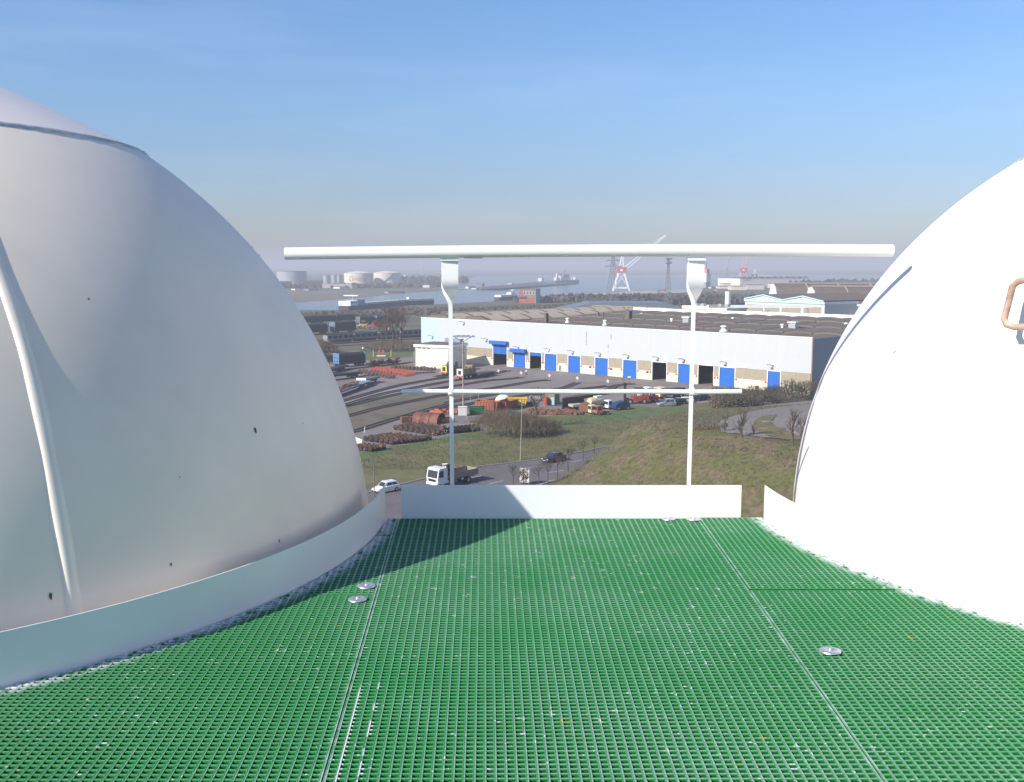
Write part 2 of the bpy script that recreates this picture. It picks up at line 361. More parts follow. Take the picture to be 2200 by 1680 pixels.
def tufts(name, m, pts_fn, n, hmin, hmax, seed):
    rd_ = random.Random(seed); mb = MB()
    for i in range(n):
        q = pts_fn(rd_)
        if q is None: continue
        x, y, z = q; h = rd_.uniform(hmin, hmax)
        for k in range(3):
            a = rd_.uniform(0, 6.28); w = h * .35; l = rd_.uniform(.2, .6) * h
            mb.add([(x - w * math.sin(a), y + w * math.cos(a), z - .05), (x + w * math.sin(a), y - w * math.cos(a), z - .05), (x + l * math.cos(a), y + l * math.sin(a), z + h)], [(0, 1, 2)])
    return tag(mb.build(name, m, fix=False), kind='stuff')
def on_mound(rd_):
    x = rd_.uniform(2, 80); y = rd_.uniform(100, 182)
    h = mh2(x, y)
    return (x, y, h) if h > .25 and rd_.random() < .9 else None
tufts('grass_tufts', mat('tuft_green', (.115, .108, .038), .95, ns=.25, amt=.3, coord='World', col2=(.17, .135, .068), ns2=.15), on_mound, 13000, .06, .20, 3)
tufts('dry_tufts', mat('tuft_dry', (.22, .18, .09), .95, ns=.5, amt=.3, coord='World'), on_mound, 1600, .1, .3, 4)
def on_ridge(rd_):
    t = rd_.random(); P = [(21, 143), (20, 150), (17, 144), (12, 141), (8, 138)]
    i = rd_.randrange(len(P) - 1); a, b = P[i], P[i + 1]; x = a[0] + t * (b[0] - a[0]) + rd_.uniform(-1.6, 1.6); y = a[1] + t * (b[1] - a[1]) + rd_.uniform(-1.6, 1.6)
    return (x, y, mh2(x, y))
def on_field(rd_):
    p = G((rd_.uniform(780, 1400), rd_.uniform(895, 1010)))
    # keep to the grass between the yard and the road
    d = (p - farE[1]).dot(Vector((.70, -.71, 0)))
    return (p.x, p.y, .02) if -26 < d < -1.2 and not (p.x > 12 and d > -3) else None
tufts('field_grass', MATS['tuft_green'], on_field, 9000, .08, .22, 6)
# stones and clods in the debris band along the edge of the mound
rd_ = random.Random(5); mb = MB()
for i in range(420):
    t = rd_.random(); P = [S2(230, 480), S2(480, 650), S2(900, 720), S2(1250, 770), S2(1500, 820), S2(1850, 890)]
    k = min(4, int(t * 5)); f_ = t * 5 - k; u = P[k][0] + f_ * (P[k + 1][0] - P[k][0]) + rd_.gauss(0, 8); v_ = P[k][1] + f_ * (P[k + 1][1] - P[k][1]) + rd_.gauss(0, 7)
    q = GM((u, v_)); s_ = rd_.uniform(.07, .27) * (1.5 if rd_.random() < .1 else 1)
    mb.blob((q.x, q.y, mh2(q.x, q.y) + s_ * .15), (s_, s_ * rd_.uniform(.6, 1), s_ * .7), i, 3, .3)
tag(mb.build('rubble', stone), kind='stuff')

# ------------------------------------------------------------------ storage domes
DZ = CAMZ - 1.04                      # walkway level
LC, LR, LT = Vector((-2.68, 4.03, CAMZ - 1.25)), 2.08, 2.15
RC, RR, RT = Vector((3.17, 4.17, CAMZ - 1.16)), 1.905, 2.12
def hit(p, C, r):
    d = ray(*p); C = C - Vector((0, 0, CAMZ)); b = d.dot(C); q = b * b - (C.dot(C) - r * r)
    return d * (b - math.sqrt(max(q, 0))) + Vector((0, 0, CAMZ))
def dome(C, r, seam_z, label, dm):
    root = thing('storage_dome', label, 'tank', (C.x, C.y, 0))
    h = seam_z - C.z; sr = math.sqrt(r * r - h * h); a1 = math.asin(h / r)
    prof = [(r, 0), (r, C.z - 3)] + [(r * math.cos(a), C.z + r * math.sin(a)) for a in [a1 * k / 40 for k in range(0, 41)]]
    MB().lathe(prof, 160).build('shell', dm, root, True)
    # cap: a flatter spun head lapped over the shell
    n = 24; cr_ = sr + .0015; sl = .50
    cp = [(cr_ - .004, seam_z - .02)]
    for k in range(n + 1):
        x = cr_ * (1 - k / n); cp.append((x, seam_z + .001 + sl * (cr_ - x) - .10 * (cr_ - x) ** 2 / cr_))
    MB().lathe(cp, 140).build('cap', domec, root, True)
    mb = MB(); rq = random.Random(3)
    vs = []; N = 220
    for k in range(N):
        w = 2 * math.pi * k / N; j = rq.uniform(-.004, .004)
        na, nz = sr / r, h / r
        for q, (tq, nq) in enumerate(((-.020 + j, -.001), (-.015, .0045 + j * .3), (-.002, .0065 + j * .4), (.007, .004), (.011 + j, -.002))):
            vs.append(((sr + na * nq - nz * tq) * math.cos(w), (sr + na * nq - nz * tq) * math.sin(w), seam_z + nz * nq + na * tq))
    fs = [(k * 5 + q, ((k + 1) % N) * 5 + q, ((k + 1) % N) * 5 + q + 1, k * 5 + q + 1) for k in range(N) for q in range(4)]
    mb.add(vs, fs).build('sealed_seam', sealm, root, True)
    return root
ld = dome(LC, LR, CAMZ + .47, 'shaded white storage dome on the left with a raised vertical rib', domep)
rdm = dome(RC, RR, CAMZ + .455, 'dazzling sunlit white storage dome on the right carrying a rusty hand grip', mat('sunny_dome_paint', (.82, .76, .70), .42, ns=1.1, amt=.04, coat=.2, bump=.03))
# vertical rib, a half-round strip on the left dome's meridian
mb = MB(); rings = []; az = R(-43.2); tv = Vector((-math.sin(az), math.cos(az), 0)); rq = random.Random(9)
for k in range(61):
    a = R(-4 + 59.3 * k / 60); nv = Vector((math.cos(a) * math.cos(az), math.cos(a) * math.sin(az), math.sin(a)))
    w = .0185 + .0012 * math.sin(k * .7); pr = .0075 + .001 * math.sin(k * .41 + 1)
    pts = []
    for (s_, q) in ((-1.25, -.004), (-1, .004), (-.8, .62), (-.4, .95), (0, 1.02), (.4, .92), (.75, .6), (1, .08), (1.3, -.004)):
        pts.append(nv * (LR + pr * q) + tv * (w * s_ + .002 * math.sin(k * .23)) + Vector((0, 0, LC.z)))
    rings.append(pts)
mb.loft(rings).build('rib', ribm, ld, True)
rq = random.Random(21)
for p, s_ in (((548, 925), .011), (((108, 1280)), .012), ((367, 1212), .006), ((190, 643), .006), ((305, 1310), .005), ((650, 910), .004), ((385, 1025), .004), ((599, 1162), .006)):
    q = hit(p, LC, LR); nv = (q - LC).normalized(); t1 = nv.cross(Vector((0, 0, 1))).normalized(); t2 = nv.cross(t1)
    mb = MB(); pts = [q - Vector((LC.x, LC.y, 0)) + nv * .002 + (t1 * math.cos(w) * .45 + t2 * math.sin(w)) * s_ * rq.uniform(.6, 1.2) for w in [6.283 * k / 9 for k in range(9)]]
    mb.sheet(pts).build('rust_spot', rust, ld)
for p, s_ in (((1921, 756), .011),):
    q = hit(p, RC, RR); nv = (q - RC).normalized(); t1 = nv.cross(Vector((0, 0, 1))).normalized(); t2 = nv.cross(t1)
    MB().sheet([q - Vector((RC.x, RC.y, 0)) + nv * .002 + (t1 * math.cos(w) + t2 * math.sin(w) + t1 * math.sin(w) * .8) * s_ * .7 for w in [6.283 * k / 9 for k in range(9)]]).build('rust_spot', rustw, rdm)
# bent-bar hand grip on the right dome
def off_pt(p, d):
    q = hit(p, RC, RR); return q - ray(*p) * d
a_, b_ = off_pt((2178, 601), .16), off_pt((2153, 700), .16)
ex = Vector((.93, -.36, 0))
pa = [a_ + ex * .62, a_ + ex * .3, a_ + ex * .035 + Vector((0, 0, 0)), a_ + ex * .012 + Vector((0, 0, -.006)), a_ + (b_ - a_) * .14, a_ + (b_ - a_) * .5, a_ + (b_ - a_) * .86, b_ + ex * .012 + Vector((0, 0, .004)), b_ + ex * .035 + Vector((0, 0, -.003)), b_ + ex * .3, b_ + ex * .62]
gr = thing('hand_grip', 'rusty bent bar hand grip standing off the sunlit dome', 'handle', a_)
gp = [p - a_ for p in pa]
MB().tube(gp, .0115, 12).build('bar', rustw, gr, True)
for q in (gp[0], gp[-1]):
    w_ = q + a_; t = RC - w_; tgt = RC - t.normalized() * RR
    MB().tube([q, q + (tgt - w_) * 1.02], .0115, 10).build('leg', rustw, gr, True)

# ------------------------------------------------------------------ walkway: moulded grating panels
def grating_mat(name, worn, col, wearcol):
    m = bpy.data.materials.new(name); m.use_nodes = True; t = m.node_tree; n = t.nodes; L = t.links.new; b = n['Principled BSDF']
    ge = n.new('ShaderNodeNewGeometry'); se = n.new('ShaderNodeSeparateXYZ'); L(ge.outputs['Normal'], se.inputs[0])
    def noise(sc, det=6, ro=.6, vec=None):
        q = n.new('ShaderNodeTexNoise'); q.inputs['Scale'].default_value = sc; q.inputs['Detail'].default_value = det; q.inputs['Roughness'].default_value = ro; L(vec or ge.outputs['Position'], q.inputs['Vector']); return q.outputs[0]
    def rng(x, a, c, d=0, e_=1):
        q = n.new('ShaderNodeMapRange'); q.inputs[1].default_value = a; q.inputs[2].default_value = c; q.inputs[3].default_value = d; q.inputs[4].default_value = e_; L(x, q.inputs[0]); return q.outputs[0]
    def mul(x, y, op='MULTIPLY'):
        q = n.new('ShaderNodeMath'); q.operation = op; L(x, q.inputs[0])
        if isinstance(y, (int, float)): q.inputs[1].default_value = y
        else: L(y, q.inputs[1])
        return q.outputs[0]
    def mix(f, a, c):
        q = n.new('ShaderNodeMix'); q.data_type = 'RGBA'; L(f, q.inputs[0])
        for i, x in ((6, a), (7, c)):
            if isinstance(x, tuple): q.inputs[i].default_value = (*x, 1)
            else: L(x, q.inputs[i])
        return q.outputs[2]
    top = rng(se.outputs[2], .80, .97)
    base = mix(rng(noise(2.2, 5), .3, .7), tuple(c * .82 for c in col), tuple(c * 1.2 for c in col)); base = mix(top, mix(rng(noise(60, 3), .3, .7), tuple(c * .65 for c in col), tuple(c * .95 for c in col)), base)  # side faces darker than the tops: shade inside the holes put into the green
    wearf = mul(mul(top, rng(noise(1.7, 6), .3, .7, worn * .45, worn * 1.2)), rng(noise(160, 3), .25, .75, .55, 1.15))
    c1 = mix(wearf, base, wearcol)
    c1 = mix(mul(mul(rng(noise(.95, 5, .65), .42, .62, 0, .55), rng(noise(70, 3), .35, .65, .4, 1)), top), c1, (.34, .43, .39))
    # brush drips and spatter of white paint, a few yellow dabs, spray along the two toe boards
    LS_ = 0
    spl = mul(rng(noise(26, 4, .7), .615, .65), rng(noise(2.6, 2), .43, .55))
    fine = rng(noise(95, 2, .5), .715, .74)
    arcs = None
    for (C, r) in ((LC, LT), (RC, RT)):
        vd = n.new('ShaderNodeVectorMath'); vd.operation = 'DISTANCE'; mpn = n.new('ShaderNodeMapping'); mpn.inputs['Scale'].default_value = (1, 1, 0); L(ge.outputs['Position'], mpn.inputs[0]); L(mpn.outputs[0], vd.inputs[0]); vd.inputs[1].default_value = (C.x, C.y, 0)
        q = mul(rng(vd.outputs['Value'], r + .075, r + .028), rng(noise(30, 3), .38, .5))
        arcs = q if arcs is None else mul(arcs, q, 'MAXIMUM')
    sepx = n.new('ShaderNodeSeparateXYZ'); L(ge.outputs['Position'], sepx.inputs[0])
    seams = None; streak = None
    for (p0, p1) in (LS, RS):
        k_ = (p1[0] - p0[0]) / (p1[1] - p0[1])
        lin = mul(mul(sepx.outputs[1], k_), p0[0] - k_ * p0[1], 'ADD'); dd = mul(sepx.outputs[0], lin, 'SUBTRACT')
        ab = n.new('ShaderNodeMath'); ab.operation = 'ABSOLUTE'; L(dd, ab.inputs[0])
        q = mul(rng(ab.outputs[0], .0135, .006), rng(noise(22, 4, .7), .40, .62)); seams = q if seams is None else mul(seams, q, 'MAXIMUM')
        if p0 is LS[0]:
            s0 = mul(mul(rng(dd, .024, .027), rng(dd, .036, .033)), mul(rng(sepx.outputs[1], 2.42, 2.36), rng(noise(14, 2), .40, .44)))
            s1 = mul(mul(rng(dd, .068, .071), rng(dd, .082, .079)), mul(rng(sepx.outputs[1], 2.45, 2.40), rng(noise(20, 2), .55, .58)))
            streak = mul(s0, s1, 'MAXIMUM')
    c1 = mix(mul(mul(seams, top), .75), c1, (.40, .50, .46))
    sp = mul(mul(mul(spl, fine, 'MAXIMUM'), streak, 'MAXIMUM'), top); sp = mul(sp, arcs, 'MAXIMUM')
    c2 = mix(sp, c1, (.60, .62, .61))
    yl = mul(mul(rng(noise(19, 3, .7), .66, .69), rng(noise(3.1, 2, .5), .64, .68)), top)
    c3 = mix(yl, c2, (.55, .33, .04))
    L(c3, b.inputs['Base Color']); b.inputs['Roughness'].default_value = .42
    L(rng(wearf, 0, .6, .30, .54), b.inputs['Roughness'])
    return m
LS = ((-.474, 4.087), (-.387, 1.929)); RS = ((.776, 4.087), (.757, 1.929))
barm = grating_mat('grating_bearing', 1.0, (.016, .19, .038), (.150, .325, .20))
crossm = grating_mat('grating_cross',   .90, (.016, .19, .038), (.092, .32, .125))
PX, PY = .0224, .0199
def bar_mesh(name, w, zt, zb, m, lip=.0011):
    mb = MB(); p = [(-w * .38, zb), (-w / 2, zt - .0016), (-w * .40, zt), (-w * .28, zt - .0002), (0, zt - lip), (w * .28, zt - .0002), (w * .40, zt), (w / 2, zt - .0016), (w * .38, zb)]
    vs = [(0, x, z) for x, z in p] + [(1, x, z) for x, z in p]; n = len(p)
    mb.add(vs, [(i, i + 1, n + i + 1, n + i) for i in range(n - 1)] + [tuple(range(n)), tuple(range(n, 2 * n))])
    o = mb.build(name, m, fix=True); me = o.data; bpy.data.objects.remove(o); return me
lme = bar_mesh('bearing_bar', .0074, 0, -.040, barm)
cme = bar_mesh('cross_bar', .0076, -.0006, -.0385, crossm, .0009)
def line_x(p0, p1, y): return p0[0] + (p1[0] - p0[0]) * (y - p0[1]) / (p1[1] - p0[1])
def place_bar(root, me, name, p, q):
    d = Vector((q[0] - p[0], q[1] - p[1], 0)); l = d.length
    if l < .012: return
    o = bpy.data.objects.new(name, me); COL.objects.link(o); o.parent = root
    o.location = (p[0], p[1], 0); o.rotation_euler = (0, 0, math.atan2(d.y, d.x)); o.scale = (l, 1, 1)
def panel(label, xl, xr, y0, y1, clip=None, dz=0, tilt=0):
    """xl, xr: edges as functions of y; clip = (centre, radius) of the round cut-out"""
    root = thing('grating_panel', label, 'grating', (0, 0, DZ + dz), 0, 'green grating panels of the walkway')
    g_ = .0025; n = max(2, round((xr((y0 + y1) / 2) - xl((y0 + y1) / 2)) / PX))
    for k in range(n + 1):
        f_ = k / n; fx = lambda y: (xl(y) + .0022 + g_) * (1 - f_) + (xr(y) - .0022 - g_) * f_
        a, b = y0 + g_, y1 - g_
        if clip:
            C, r = clip; m_ = 30; ok = [y for y in [a + (b - a) * i / 240 for i in range(241)] if math.hypot(fx(y) - C.x, y - C.y) > r]
            if not ok: continue
            a, b = min(ok), max(ok)
        place_bar(root, lme, 'bearing_bar', (fx(a), a), (fx(b), b))
    m_ = max(2, round((y1 - y0) / PY))
    for k in range(m_ + 1):
        y = y0 + g_ + .004 + (y1 - y0 - 2 * g_ - .008) * k / m_; a, b = xl(y) + .004, xr(y) - .004
        if clip:
            C, r = clip; q = r * r - (y - C.y) ** 2
            if q > 0:
                e_ = math.sqrt(q)
                if C.x < 0: a = max(a, C.x + e_)
                else: b = min(b, C.x - e_)
        if b - a > .012: place_bar(root, cme, 'cross_bar', (a, y + tilt * (a)), (b, y + tilt * b))
    return root
lx = lambda y: line_x(*LS, y); rx = lambda y: line_x(*RS, y)
panel('long green grating panel between the two lengthwise seams', lx, rx, .95, 4.087)
panel('small green grating panel tapering to a point beside the shaded dome', lambda y: lx(y) - .40, lambda y: lx(y), 3.112, 4.087, (LC, LT + .012))
panel('green grating panel with two clip discs and a curved edge along the left toe board', lambda y: lx(y) - 1.25, lambda y: lx(y), .95, 3.110, (LC, LT + .012))
panel('tapering green grating panel beside the sunlit dome beyond a raised cross seam', lambda y: rx(y), lambda y: rx(y) + .62, 3.152, 4.087, (RC, RT + .012), .004)
panel('green grating panel on the right with one clip disc', lambda y: rx(y), lambda y: rx(y) + 1.25, .95, 3.150, (RC, RT + .012))
# bearers under the panels
for y in (1.5, 2.8, 4.0):
    b_ = MB().box((0, 0, 0), (2.6 if y < 2 else 1.9 if y < 3.5 else 1.5, .07, .12)).build('walkway_bearer', mat('bearer_steel', (.3, .31, .31), .6)); b_.location = (.2, y, DZ - .105)
    tag(b_, 'steel bearer carrying the green grating under the walkway, %s' % {1.5: 'the nearest one', 2.8: 'the middle one', 4.0: 'the one at the guard rail'}[y], 'bearer', 'walkway bearers')
# clip discs
def disc_proto():
    r_ = thing('clip_disc', 'x', 'clip', (0, 0, 0), 0, 'galvanised clip discs on the grating')
    MB().lathe([(.006, .002), (.016, .0042), (.024, .0036), (.0285, .0022), (.0295, 0), (.0285, -.0012)], 40).build('disc', galv, r_, True)
    s_ = MB().lathe([(.0, .0075), (.0045, .007), (.0062, .004), (.0062, .0015)], 12).build('screw', galv, r_, True)
    return r_
dl = ['galvanised clip disc left of the left seam, the one nearer the guard rail', 'galvanised clip disc left of the left seam, the one nearer the camera', 'galvanised clip disc alone on the right hand grating panel', 'galvanised clip disc tucked under the front toe board left of the right seam', 'galvanised clip disc at the far end of the right seam']
pr = disc_proto()
for i, (x, y) in enumerate(((-.476, 3.186), (-.485, 3.052), (.865, 2.625), (.650, 4.068), (.751, 4.060))):
    o = pr if i == 0 else copy_tree(pr); o.location = (x, y, DZ + .0025); o.rotation_euler = (R(random.uniform(-1.5, 1.5)), R(random.uniform(-1.5, 1.5)), random.uniform(0, 3)); o['label'] = dl[i]
# toe boards
def arc_board(name, C, r, a0, a1, label, h=.139):
    mb = MB(); n = 60; rings = []
    for k in range(n + 1):
        w = R(a0 + (a1 - a0) * k / n); q = 1 + .0
        rings.append([((r + d) * math.cos(w), (r + d) * math.sin(w), z) for d, z in ((0, -.015), (0, h), (.004, h), (.004, -.015))])
    o = mb.loft(rings).build(name, toep, smooth=False); o.location = (C.x, C.y, DZ); return tag(o, label, 'toe board', 'toe boards of the walkway')
arc_board('toe_board', LC, LT, 1.6, -88, 'curved toe board wrapping the shaded left dome')
arc_board('toe_board', RC, RT, 182.2, 272, 'curved toe board wrapping the sunlit right dome')
tb = MB().b2((-.46, 4.0925, DZ - .03), (.953, 4.0975, DZ + .138)).build('toe_board', toep); tag(tb, 'straight toe board across the front of the walkway below the guard rail', 'toe board', 'toe boards of the walkway')
# guard rail
gr = thing('guard_rail', 'white pipe guard rail with two flattened twisted posts closing the walkway', 'guard rail', (0, 4.15, DZ))
zz = lambda z: CAMZ + z - DZ
n = 40; tp = [Vector((-.925 + 2.477 * k / n, -.01, zz(.0515 + .0125 * k / n + .006 * math.sin(math.pi * k / n)))) for k in range(n + 1)]
MB().tube(tp, .0248, 24).build('top_rail', white, gr, True)
mb = MB(); pts = [Vector((-.458 + 1.412 * k / 20, -.002, zz(-.517 + .0008 * math.sin(k)))) for k in range(21)]
mb.tube(pts, .0098, 14).build('mid_rail', white, gr, True)
for x, xb in ((-.2555, -.2535), (.7535, .749)):
    rings = []
    zs = [.033, .02, -.02, -.05] + [-.05 - .115 * k / 12 for k in range(1, 13)] + [-.2, -.3, -.5, -.7, -.9, -1.15]
    for z in zs:
        t = max(0, min(1, (-.05 - z) / .115)); t = t * t * (3 - 2 * t); a = R(4) + (math.atan2(4.16, x) - R(4)) * t; xx = x + (xb - x) * max(0, min(1, (-z) / 1.0)); w = .0345 - .002 * t; th = .0085 - .0 * t
        ca, sa = math.cos(a), math.sin(a)
        ring = [(xx + p * ca - q * sa, p * sa + q * ca + .004 + .026 * t, zz(z)) for p, q in ((-w, -th), (w, -th), (w, th), (-w, th))]
        rings.append(ring)
    MB().loft(rings).build('post', white, gr, True)
    MB().box((x, -.004, zz(.030)), (.074, .022, .014)).build('weld_plate', white, gr)
    MB().blob((xb - .0005, -.002, zz(-.517)), (.034, .026, .034), 3, 6, .12).build('weld_bead', white, gr, True)
rq = random.Random(4)
for u, dz in ((1165, .008), (1173, .0085), (1300, .007), (1311, .0085), (1318, .009), (1242, .008), (1440, .0), (940, .0085)):
    p = AY((u, 838), 4.148); 
    MB().tube([(p.x - rq.uniform(.004, .018), -.0025, zz(-.517) + dz - .002), (p.x, -.0085 if dz < .008 else -.003, zz(-.517) + dz)], .0022, 6).build('rust_spot', rust, gr)
MB().tube([(-.195, -.02, zz(.0345)), (-.15, -.021, zz(.0335)), (-.12, -.0195, zz(.034))], .0018, 6).build('rust_spot', lattice, gr)

# ------------------------------------------------------------------ the long warehouse
FA = G((905, 770)); FB = G((1740, 848)); fe = (FB - FA); FL = fe.length; fe.normalize(); fn = Vector((fe.y, -fe.x, 0))   # fn points out of the facade
FROT = math.atan2(fe.y, fe.x)
def FAC(p):
    d = ray(*p); o = Vector((0, 0, CAMZ)); t = (FA - o).dot(fn) / d.dot(fn); q = o + d * t
    return (q - FA).dot(fe), q.z
wh = thing('warehouse', 'long warehouse with pale blue cladding, blue shutter doors and brown shell roof', 'warehouse', FA, FROT)
# local axes: x along the facade, y inwards, z up
FH = 13.4; DEP = 67
def tt(p): return FAC(p)[0]
doors = []   # (t0, t1, ztop, zshut)  zshut: height of the shutter's lower edge
def dr(a, b, top, shut=None):
    t0, z0 = FAC(a); t1 = tt(b); doors.append((t0, t1, FAC(top)[1], 0 if shut is None else FAC(shut)[1]))
dr(R5(655, 700), R5(800, 700), R5(730, 545), R5(700, 590))
dr(R5(1213, 700), R5(1400, 700), R5(1300, 600), R5(1300, 735))
dr(R5(1490, 800), R5(1650, 800), R5(1560, 705))
dr(R5(1705, 800), R5(1865, 800), R5(1785, 715), R5(1785, 762))
dr(R5(1908, 800), R5(2070, 800), R5(1990, 735))
dr(R6(316, 850), R6(482, 850), R6(400, 760))
dr(R6(678, 850), R6(855, 850), R6(765, 788))
dr(R6(1055, 900), R6(1242, 900), R6(1150, 818))
dr(R6(1447, 950), R6(1642, 950), R6(1545, 848), R6(1545, 855))
dr(R6(1795, 950), R6(1982, 950), R6(1890, 870))
dr(R7(200, 1000), R7(380, 1000), R7(290, 920), R7(290, 926))
dr(R7(445, 1000), R7(625, 1000), R7(535, 945))
dr(R7(1000, 1050), R7(1150, 1050), R7(1075, 988))
zb, zp = 5.0, 2.35
walls = []; t = 0
for d in doors: walls.append((t, d[0])); t = d[1]
walls.append((t, FL))
rq = random.Random(2)
def pane(name, m, x0, x1, z0, z1, y=0, th=.12, par=None): return MB().b2((x0, y, z0), (x1, y + th, z1)).build(name, m, par or wh)
# cladding in upright panels, butted; the two leftmost are bluer
xs = [FL * k / 45 for k in range(46)]
for i in range(45):
    x0, x1 = xs[i] + .004, xs[i + 1] - .004; y = rq.uniform(-.004, .004)
    lo = zb
    cuts = [d for d in doors if d[2] > zb + .25 and d[0] < x1 and d[1] > x0]
    m = cladb if tt(R5(473, 400)) > (x0 + x1) / 2 else clad
    if not cuts: pane('cladding_panel', m, x0, x1, zb, FH, y)
    else:
        d = cuts[0]; mb = MB()
        if d[0] > x0 + .05: mb.b2((x0, y, zb), (d[0], y + .12, FH))
        if d[1] < x1 - .05: mb.b2((d[1], y, zb), (x1, y + .12, FH))
        mb.b2((max(x0, d[0]), y + .002, d[2]), (min(x1, d[1]), y + .12, FH)); mb.build('cladding_panel', m, wh)
pane('parapet_trim', wbright, -.1, FL + .1, FH + .002, FH + .14, -.06, .3)
for a, b in walls:
    if b - a < .15: continue
    n = max(1, round((b - a) / 3.2))
    for k in range(n):
        x0 = a + .1 + (b - a - .2) * k / n; x1 = a + .1 + (b - a - .2) * (k + 1) / n
        pane('beige_panel', beige, x0 + .012, x1 - .012, zp + .01, zb - .01, .03 + rq.uniform(-.01, .01))
    pane('plinth', cream, a + .02, b - .02, 0, zp, -.08, .3)
for i, (t0, t1, zt, zs) in enumerate(doors):
    f = MB(); f.b2((t0 - .14, -.04, 0), (t0 + .06, .3, zt)); f.b2((t1 - .06, -.04, 0), (t1 + .14, .3, zt)); f.b2((t0 - .14, -.045, zt + .003), (t1 + .14, .3, zt + .16))
    fr = f.build('door_frame', wbright, wh)
    if zs < zt - .15:
        nsl = max(1, round((zt - zs) / .62))
        for k in range(nsl):
            z0 = zs + (zt - zs) * k / nsl; z1 = zs + (zt - zs) * (k + 1) / nsl
            pane('shutter_slat', blued, t0 + .07, t1 - .07, z0 + .012, z1 - .012, .14 + .01 * (k % 2), .05, fr)
    for q, x in enumerate((t0 - .42, t1 + .42)):
        if 0 < i < 13: MB().b2((x - .24, -.115, 1.85), (x + .24, -.078, 2.3)).build('red_guard', redm, wh)
# shutter boxes over the first doors
for i, (p0, p1, m, ov) in enumerate(((R5(600, 505), R5(805, 580), bluegrey, .3), (R5(1190, 545), R5(1420, 603), blued, .35), (R5(1468, 660), R5(1668, 710), blued, .3))):
    a, z1 = FAC(p0); b, _ = FAC(p1); z0 = FAC((p0[0] * .5 + p1[0] * .5, p1[1]))[1]; zc = FAC(((p0[0] + p1[0]) / 2, p0[1] + 3))[1]
    MB().b2((a, -1.2, z0), (b, -.02, max(zc, z0 + 1))).build('shutter_box', m, wh)
# small doors, hatches, meter boxes in the plinth
def slab(name, m, a, b, th=.05, y=-.13): 
    x0, z1 = FAC(a); x1, z0 = FAC(b); return MB().b2((x0, y, max(0, z0)), (x1, y + th, z1)).build(name, m, wh)
pale = mat('pale_door', (.50, .60, .66), .5)
slab('side_door', pale, R6(222, 868), R6(300, 975)); slab('side_door', pale, R6(527, 893), R6(580, 1003)); slab('side_door', pale, R6(1672, 992), R6(1725, 1107)); slab('side_door', pale, R7(683, 1075), R7(728, 1170))
for a, b in ((R6(885, 925), R6(915, 950)), (R6(1372, 965), R6(1403, 992)), (R6(602, 898), R6(632, 925)), (R7(862, 1155), R7(902, 1192))): slab('vent_grille', darkw, a, b)
for x in (205, 222): slab('standpipe', black, R6(x - 3, 890), R6(x + 4, 962), .1, -.2)
# white boards with markings, and the door number
for a, b, tx in ((R6(893, 745), R6(1010, 797), 4), (R7(655, 905), R7(775, 952), 4), (R5(1930, 680), R5(2040, 735), 1), (R5(1650, 820), R5(1695, 890), 0)):
    bd = slab('white_board', wbright, a, b, .06, -.09); x0, z1 = FAC(a); x1, z0 = FAC(b); z0 = FAC((a[0] * .5 + b[0] * .5, b[1]))[1]
    for k in range(tx): 
        xx = x0 + (x1 - x0) * (k + .6) / (tx + .2); MB().b2((xx - .12, -.105, max(z0, z1 - 2) + .02), (xx + .12, -.088, max(z0, z1 - 2) + .5)).build('drip_mark', conc, bd)
def text(s_, size, m, parent, loc, rot, ext=.01, name='lettering'):
    c = bpy.data.curves.new(name, 'FONT'); c.body = s_; c.size = size; c.extrude = ext; c.align_x = 'CENTER'; c.align_y = 'CENTER'
    o = bpy.data.objects.new('tmp', c); COL.objects.link(o); dg = bpy.context.evaluated_depsgraph_get(); me = bpy.data.meshes.new_from_object(o.evaluated_get(dg)); bpy.data.objects.remove(o)
    me.materials.clear(); me.materials.append(m); q = bpy.data.objects.new(name, me); COL.objects.link(q); q.parent = parent; q.location = loc; q.rotation_euler = rot; return q
x0, z1 = FAC(R7(1050, 938)); x1, z0 = FAC(R7(1120, 985)); bd = MB().b2((x0, -.10, z0 + .3), (x1, -.03, z1)).build('number_board', wbright, wh)
text('E01', (x1 - x0) * .52, blued, bd, ((x0 + x1) / 2, -.115, (z0 + .3 + z1) / 2), (R(90), 0, 0))
# wall lamps
for p in (R6(70, 680), R6(390, 705), R6(755, 735), R6(1135, 762), R6(1535, 792), R6(1885, 820), R5(1560, 652), R7(45, 858), R7(527, 893), R7(1068, 928), R5(403, 500), R5(828, 316), R5(1135, 540)):
    x, z = FAC(p); w_ = MB().b2((x - .12, -.15, z - .2), (x + .12, 0, z + .2)); w_.tube([(x, -.1, z), (x - .3, -.7, z + .35), (x - .5, -1.2, z + .42)], .07, 6); o = w_.build('wall_lamp', lattice, wh)
    MB().box((x - .65, -1.5, z + .42), (.7, .5, .22), .6).build('lamp_head', galv, o)
# streaks of missing sheet on the cladding
for a, b in ((R6(558, 430), R6(566, 520)), (R6(558, 530), R6(565, 615)), (R6(891, 465), R6(899, 540)), (R6(851, 600), R6(859, 660)), (R6(852, 690), R6(857, 730))): slab('cladding_scar', mat('scar', (.25, .25, .26), .9, ns=6, amt=.5), a, b, .02, -.03)
# the other three walls, gutter line and floor inside
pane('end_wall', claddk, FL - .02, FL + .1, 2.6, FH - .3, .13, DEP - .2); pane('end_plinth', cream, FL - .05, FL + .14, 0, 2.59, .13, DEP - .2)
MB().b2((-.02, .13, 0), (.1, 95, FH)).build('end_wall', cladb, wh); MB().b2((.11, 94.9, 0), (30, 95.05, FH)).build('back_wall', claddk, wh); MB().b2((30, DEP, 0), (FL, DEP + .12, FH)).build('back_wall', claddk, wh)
pane('corner_trim', mat('rusty_trim', (.30, .17, .10), .8), FL + .101, FL + .28, 0, FH, -.05, .2)
